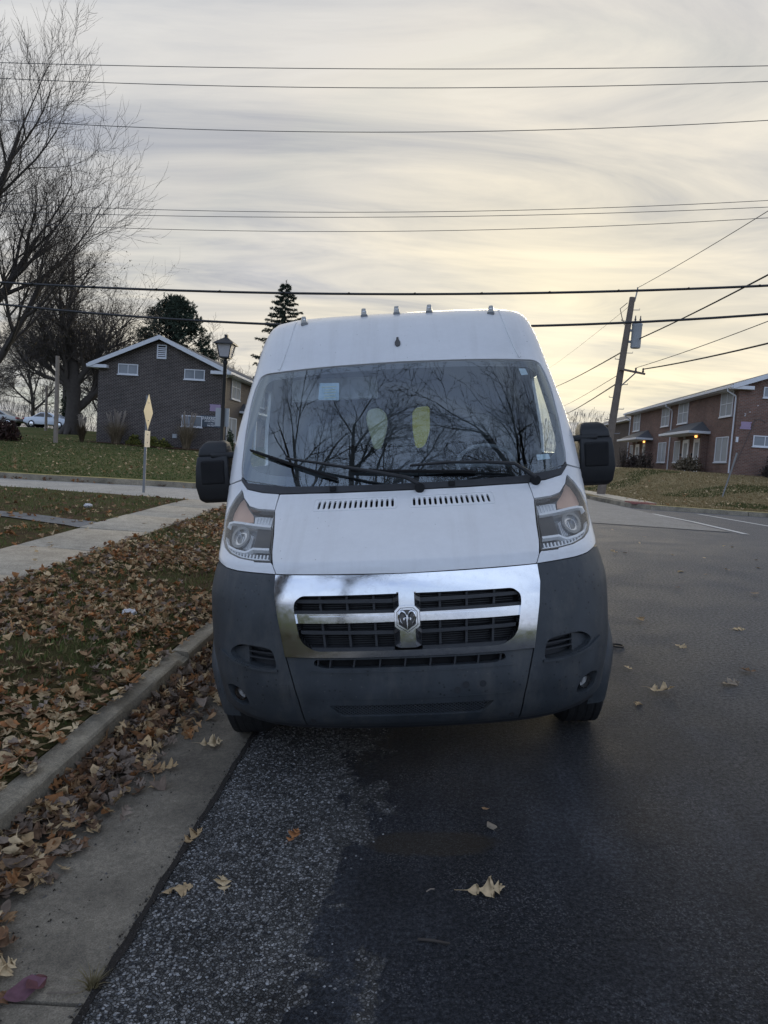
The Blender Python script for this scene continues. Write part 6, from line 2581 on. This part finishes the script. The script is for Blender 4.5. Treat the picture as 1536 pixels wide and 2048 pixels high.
COLN = ['tan', 'tan', 'pale tan', 'brown', 'dark brown', 'rust brown', 'dark brown', 'grey brown', 'orange brown', 'grey brown']
g_near, g_rest = pick_near(GP_, 125, 1.75)
v_near, v_rest = pick_near(VP_, 130, 2.3)
rl = random.Random(77)
for P, where, grp, cs in ((g_near, 'in the leaf drift along the gutter', 'leaves drifted in the gutter', [0, 1, 2, 3, 4, 6, 7, 7, 9, 9, 5]), (v_near, 'on the grass verge behind the kerb', 'leaves on the verge', [0, 1, 2, 2, 0, 3, 4, 5, 7, 8])):
    for x, y, z in P:
        ci = rl.choice(cs)
        leaf_obj(x, y, z + .012, rl.uniform(.07, .125), rl.uniform(0, 6.28), rl.gauss(0, .32), rl.gauss(0, .32), 'oak' if rl.random() < .85 else 'oval', ci, rl.randrange(4), 'dry %s oak leaf %s' % (COLN[ci], where), '%s %s' % (COLN[ci], grp))
leaf_mass('leaf_litter', g_rest, .092, .55, 31, [0, 1, 3, 4, 6, 6, 7, 7, 9, 9, 5], 'brown leaf drift filling the gutter along the kerb')
leaf_mass('leaf_litter', v_rest, .088, .34, 32, [0, 0, 1, 1, 2, 3, 3, 3, 4, 5, 8, 6, 7, 9], 'carpet of brown oak leaves over the verge')
LP_ = scatter(2600, -14, SW_L + .05, 6.2, 14.2, lambda x, y: zlawn(x, y) + .012, 33, lambda x, y, r: (-x) < 1.2 + y * .75 and r < .30 + .5 * nz3(x, y, .6, 8) + .35 * sstep(-7.5, -5.2, x))
leaf_mass('leaf_litter', LP_, .10, .35, 34, [0, 1, 3, 4, 5, 6, 8], 'scattered brown leaves on the near lawn')
FPs = scatter(1500, -34, -7, 18.2, 50, lambda x, y: zfarl(x, y) + .02, 35, lambda x, y, r: y > farl_y(x) + .35, 1.2)
leaf_mass('leaf_litter', FPs, .15, .3, 36, [0, 2, 1, 3], 'pale leaf specks on the lawn before the dark building')
FPs = scatter(700, 7.5, 22, 24.8, 44, lambda x, y: zfarr(x, y) + .02, 37, lambda x, y, r: y > farr_y(x) + .32, 1.6)
leaf_mass('leaf_litter', FPs, .15, .3, 38, [0, 2, 2, 3], 'pale leaf specks on the right bank')
FPs = scatter(1500, -30, -4, 16.7, 18.8, lambda x, y: .675, 39, lambda x, y, r: farl_y(x) - .45 * r - .02 < y < farl_y(x) - .02)
leaf_mass('leaf_litter', FPs, .14, .5, 40, [3, 4, 6, 5, 9], 'dark leaves lying along the far kerb')

# leaves one can name, out on the road and pan
def zr_(x, y):
    return zroad(x, y) + .012


NAMED = [
    (.285, 2.60, .155, R(4), 'oak', 2, 4, 'large pale oak leaf alone on the dark asphalt at the bottom centre'),
    (.345, 3.05, .085, R(100), 'oval', 12, 1, 'small pale folded leaf on the asphalt below the van grille'),
    (.325, 3.15, .045, R(30), 'oval', 3, 2, 'tiny curled leaf scrap just above the folded pale leaf'),
    (1.53, 4.60, .165, R(-5), 'oak', 2, 2, 'pale curled oak leaf on the road right of the front tyre'),
    (1.34, 4.42, .08, R(60), 'oak', 0, 1, 'small pale leaf closest to the right front tyre'),
    (2.02, 4.76, .15, R(20), 'oak', 12, 3, 'grey curled leaf on the road at the right edge'),
    (2.23, 4.98, .12, R(140), 'oak', 6, 0, 'dark curled leaf on the road at the right edge'),
    (2.62, 6.10, .14, R(10), 'oak', 2, 1, 'pale leaf on the road beyond the dark curled one'),
    (1.87, 6.30, .11, R(80), 'oak', 1, 2, 'small tan leaf on the road level with the bumper'),
    (1.97, 5.58, .10, R(-40), 'oak', 2, 3, 'small pale leaf on the road near the right fog lamp'),
    (-.51, 2.93, .09, R(70), 'oak', 8, 0, 'small orange brown leaf on the worn gravelly asphalt'),
    (-.72, 2.62, .10, R(110), 'oak', 2, 3, 'small pale oak leaf on the gravelly asphalt near the gutter edge'),
    (-.90, 2.60, .15, R(25), 'oak', 0, 1, 'tan leaf straddling the seam between gutter and asphalt'),
    (-.95, 2.92, .11, R(60), 'oak', 1, 2, 'tan leaf on the seam nearer the van'),
    (-1.18, 3.85, .14, R(30), 'oak', 2, 0, 'pale oak leaf lying alone on the gutter pan beside the drift'),
    (2.95, 8.6, .12, R(50), 'oak', 2, 1, 'pale leaf far along the road near the crossing'),
    (2.5, 9.9, .12, R(150), 'oak', 0, 2, 'farthest small leaf on the road right of the headlamp'),
    (1.9, 8.1, .11, R(15), 'oak', 2, 3, 'pale leaf on the road beside the right fender'),
    (3.3, 7.4, .12, R(95), 'oak', 7, 0, 'grey leaf on the road close to the right edge'),
]
for x, y, s, yaw, sh_, ci, var, lab in NAMED:
    z = zr_(x, y) if x > GUT_IN else zgutter(x, y) + .014
    leaf_obj(x, y, z + .012 * (var in (0, 2)), s, yaw, rl.gauss(0, .12), rl.gauss(0, .12), sh_, ci, var, lab)
for k in range(26):
    x, y = rl.uniform(1.4, 5.2), 5 + 10 * rl.random()
    leaf_obj(x, y, zr_(x, y), rl.uniform(.05, .10), rl.uniform(0, 6.28), rl.gauss(0, .2), rl.gauss(0, .2), 'oak', rl.choice([2, 0, 7]), rl.randrange(4), 'small pale leaf speck scattered over the road right of the van', 'leaf specks on the road')
for k in range(10):
    x, y = rl.uniform(SW_L, SW_R), rl.uniform(6.5, 13)
    leaf_obj(x, y, zs(y) + .075, rl.uniform(.07, .11), rl.uniform(0, 6.28), rl.gauss(0, .2), rl.gauss(0, .2), 'oak', rl.choice([2, 0, 3]), rl.randrange(4), 'dry oak leaf lying on the concrete sidewalk', 'leaves on the sidewalk')
# purple leaf on the pan
leaf_obj(-1.19, 2.06, zgutter(-1.19, 2.06) + .022, .125, R(35), .35, -.2, 'oval', 10, 0, 'large purple red leaf on the gutter pan at the bottom left')
leaf_obj(-1.165, 2.09, zgutter(-1.15, 2.1) + .030, .10, R(80), .4, .3, 'oval', 11, 1, 'second lobe of dark red leaf folded over the purple one')
m = MB()
m.tube([(-1.12, 2.06, zgutter(-1.1, 2.06) + .012), (-1.02, 2.075, zgutter(-1.02, 2.07) + .010)], .002, 5)
tag(m.build('leaf_stalk', MATS['wood_pole']), 'thin stalk of the purple leaf at the bottom left', 'stalk')
# twigs, ring, paper scrap
m = MB()
m.tube([(.045, 2.335, zr_(.05, 2.335) - .004), (.09, 2.330, zr_(.09, 2.33) - .003), (.155, 2.318, zr_(.15, 2.32) - .004)], [.004, .005, .003], 6)
tag(m.build('twig', MATS['bark']), 'short brown twig on the asphalt at the bottom centre', 'twig')
m = MB()
m.tube([(.07, 2.585, zr_(.07, 2.58)), (.085, 2.60, zr_(.085, 2.6)), (.10, 2.60, zr_(.1, 2.6))], .0025, 5)
tag(m.build('twig', MATS['wood_pale']), 'tiny pale forked twig left of the large oak leaf', 'twig')
m = MB()
m.tube([(1.50 + .045 * math.cos(a), 5.60 + .045 * math.sin(a), zr_(1.5, 5.6)) for a in frange(0, 6.2832, 25)], .007, 6)
tag(m.build('rubber_ring', MATS['rubber']), 'small black rubber ring on the road right of the bumper', 'ring')
shrub_o = empty('weed_tuft', (-.99, 2.10, zroad(-.97, 2.1)))
tag(shrub_o, 'dry weed tuft growing in the gutter seam at the bottom left', 'weed')
blades('blade_tuft', shrub_o, 60, .04, .06, .07, ((.17, .14, .07), (.22, .18, .10)), 8, .004)


def scrap(x, y, z, s, seed, label):
    rg = random.Random(seed)
    bm = bmesh.new()
    bmesh.ops.create_icosphere(bm, subdivisions=3, radius=s)
    for v in bm.verts:
        v.co *= 1 + .45 * mnoise.noise(v.co * (3.2 / s) + Vector((seed, 0, 0))) + .2 * mnoise.noise(v.co * (8 / s))
        v.co.z = v.co.z * .5 + s * .32
    me = bpy.data.meshes.new('paper_scrap')
    bm.to_mesh(me)
    bm.free()
    o = link_mesh('paper_scrap', me, MATS['litter_white'])
    o.location = (x, y, z)
    o.rotation_euler = (0, 0, rg.uniform(0, 6))
    tag(o, label, 'litter')


scrap(-2.55, 5.85, zverge(-2.55, 5.85) + .01, .06, 3, 'crumpled white paper scrap among the verge leaves')
scrap(-6.0, 11.9, zlawn(-6.0, 11.9) + .01, .07, 4, 'white scrap on the lawn near the road sign')
# crumbs and grit along the seam and under the drift
rgc = np.random.default_rng(55)
n = 2600
y = 1.4 + 8 * rgc.random(n) ** 1.5
near_seam = rgc.random(n) < .6
x = np.where(near_seam, GUT_IN + rgc.normal(0, .018, n), rgc.uniform(CURB_X, -1.2, n))
zc = np.array([zgutter(a, b) + .006 if a < GUT_IN else zroad(a, b) + .004 for a, b in zip(x, y)])
c = np.stack([x, y, zc], 1)
s = rgc.uniform(.002, .007, n)[:, None]
t4 = np.array([(1, 0, 0), (-.5, .87, 0), (-.5, -.87, 0), (0, 0, 1.0)])
V = (c[:, None, :] + t4[None] * s[:, None, :] * rgc.uniform(.6, 1.4, (n, 4, 3))).reshape(-1, 3)
F = (np.arange(n)[:, None, None] * 4 + np.array([[0, 1, 3], [1, 2, 3], [2, 0, 3]])[None]).reshape(-1, 3)
col = np.repeat(np.array([(.05, .04, .03), (.09, .08, .07), (.16, .15, .14), (.03, .025, .02)])[rgc.integers(0, 4, n)], 3, 0)
gt = np_mesh('grit', V, F, MATS['leaf_litter'], colors=col)
tag(gt, 'dark grit and crumbs along the gutter seam', 'grit', kind='stuff')
# pale chips of bare aggregate standing proud of the worn strip
n = 3000
y = 1.25 + 2.9 * rgc.random(n) ** 1.3
x = GUT_IN + .03 + np.abs(rgc.normal(0, .36, n))
ok = np.array([(xx + 1.25 * (mnoise.noise(Vector((xx * 2.6, yy * 2.6, 2))) * .35)) < -.18 for xx, yy in zip(x, y)])
x, y = x[ok], y[ok]
n = len(x)
c = np.stack([x, y, np.array([zroad(a, b) for a, b in zip(x, y)])], 1)
s = rgc.uniform(.0025, .0075, n)[:, None]
ang = rgc.uniform(0, 6.28, n)
ring = np.stack([np.stack([np.cos(ang + k * 1.2566) * rgc.uniform(.7, 1.3, n), np.sin(ang + k * 1.2566) * rgc.uniform(.5, 1.0, n), np.full(n, -.15)], 1) for k in range(5)], 1)
top = np.stack([np.stack([np.cos(ang + k * 1.2566) * .55, np.sin(ang + k * 1.2566) * .45, np.full(n, .38)], 1) for k in range(5)], 1)
V = (c[:, None, :] + np.concatenate([ring, top], 1) * s[:, None, :]).reshape(-1, 3)
q = np.array([[k, (k + 1) % 5, 5 + (k + 1) % 5, 5 + k] for k in range(5)] + [[5, 6, 7, 8], [5, 8, 9, 9]])
tri = np.concatenate([q[:, [0, 1, 2]], q[:6, [0, 2, 3]]], 0)
F = (np.arange(n)[:, None, None] * 10 + tri[None]).reshape(-1, 3)
cc = np.array([(.26, .26, .26), (.18, .18, .18), (.34, .34, .34), (.13, .13, .13), (.22, .21, .20)])[rgc.integers(0, 5, n)]
ag = np_mesh('loose_stones', V, F, MATS['leaf_litter'], colors=np.repeat(cc, len(tri), 0))
tag(ag, 'pale stone chips exposed in the worn asphalt beside the gutter', 'gravel', kind='stuff')
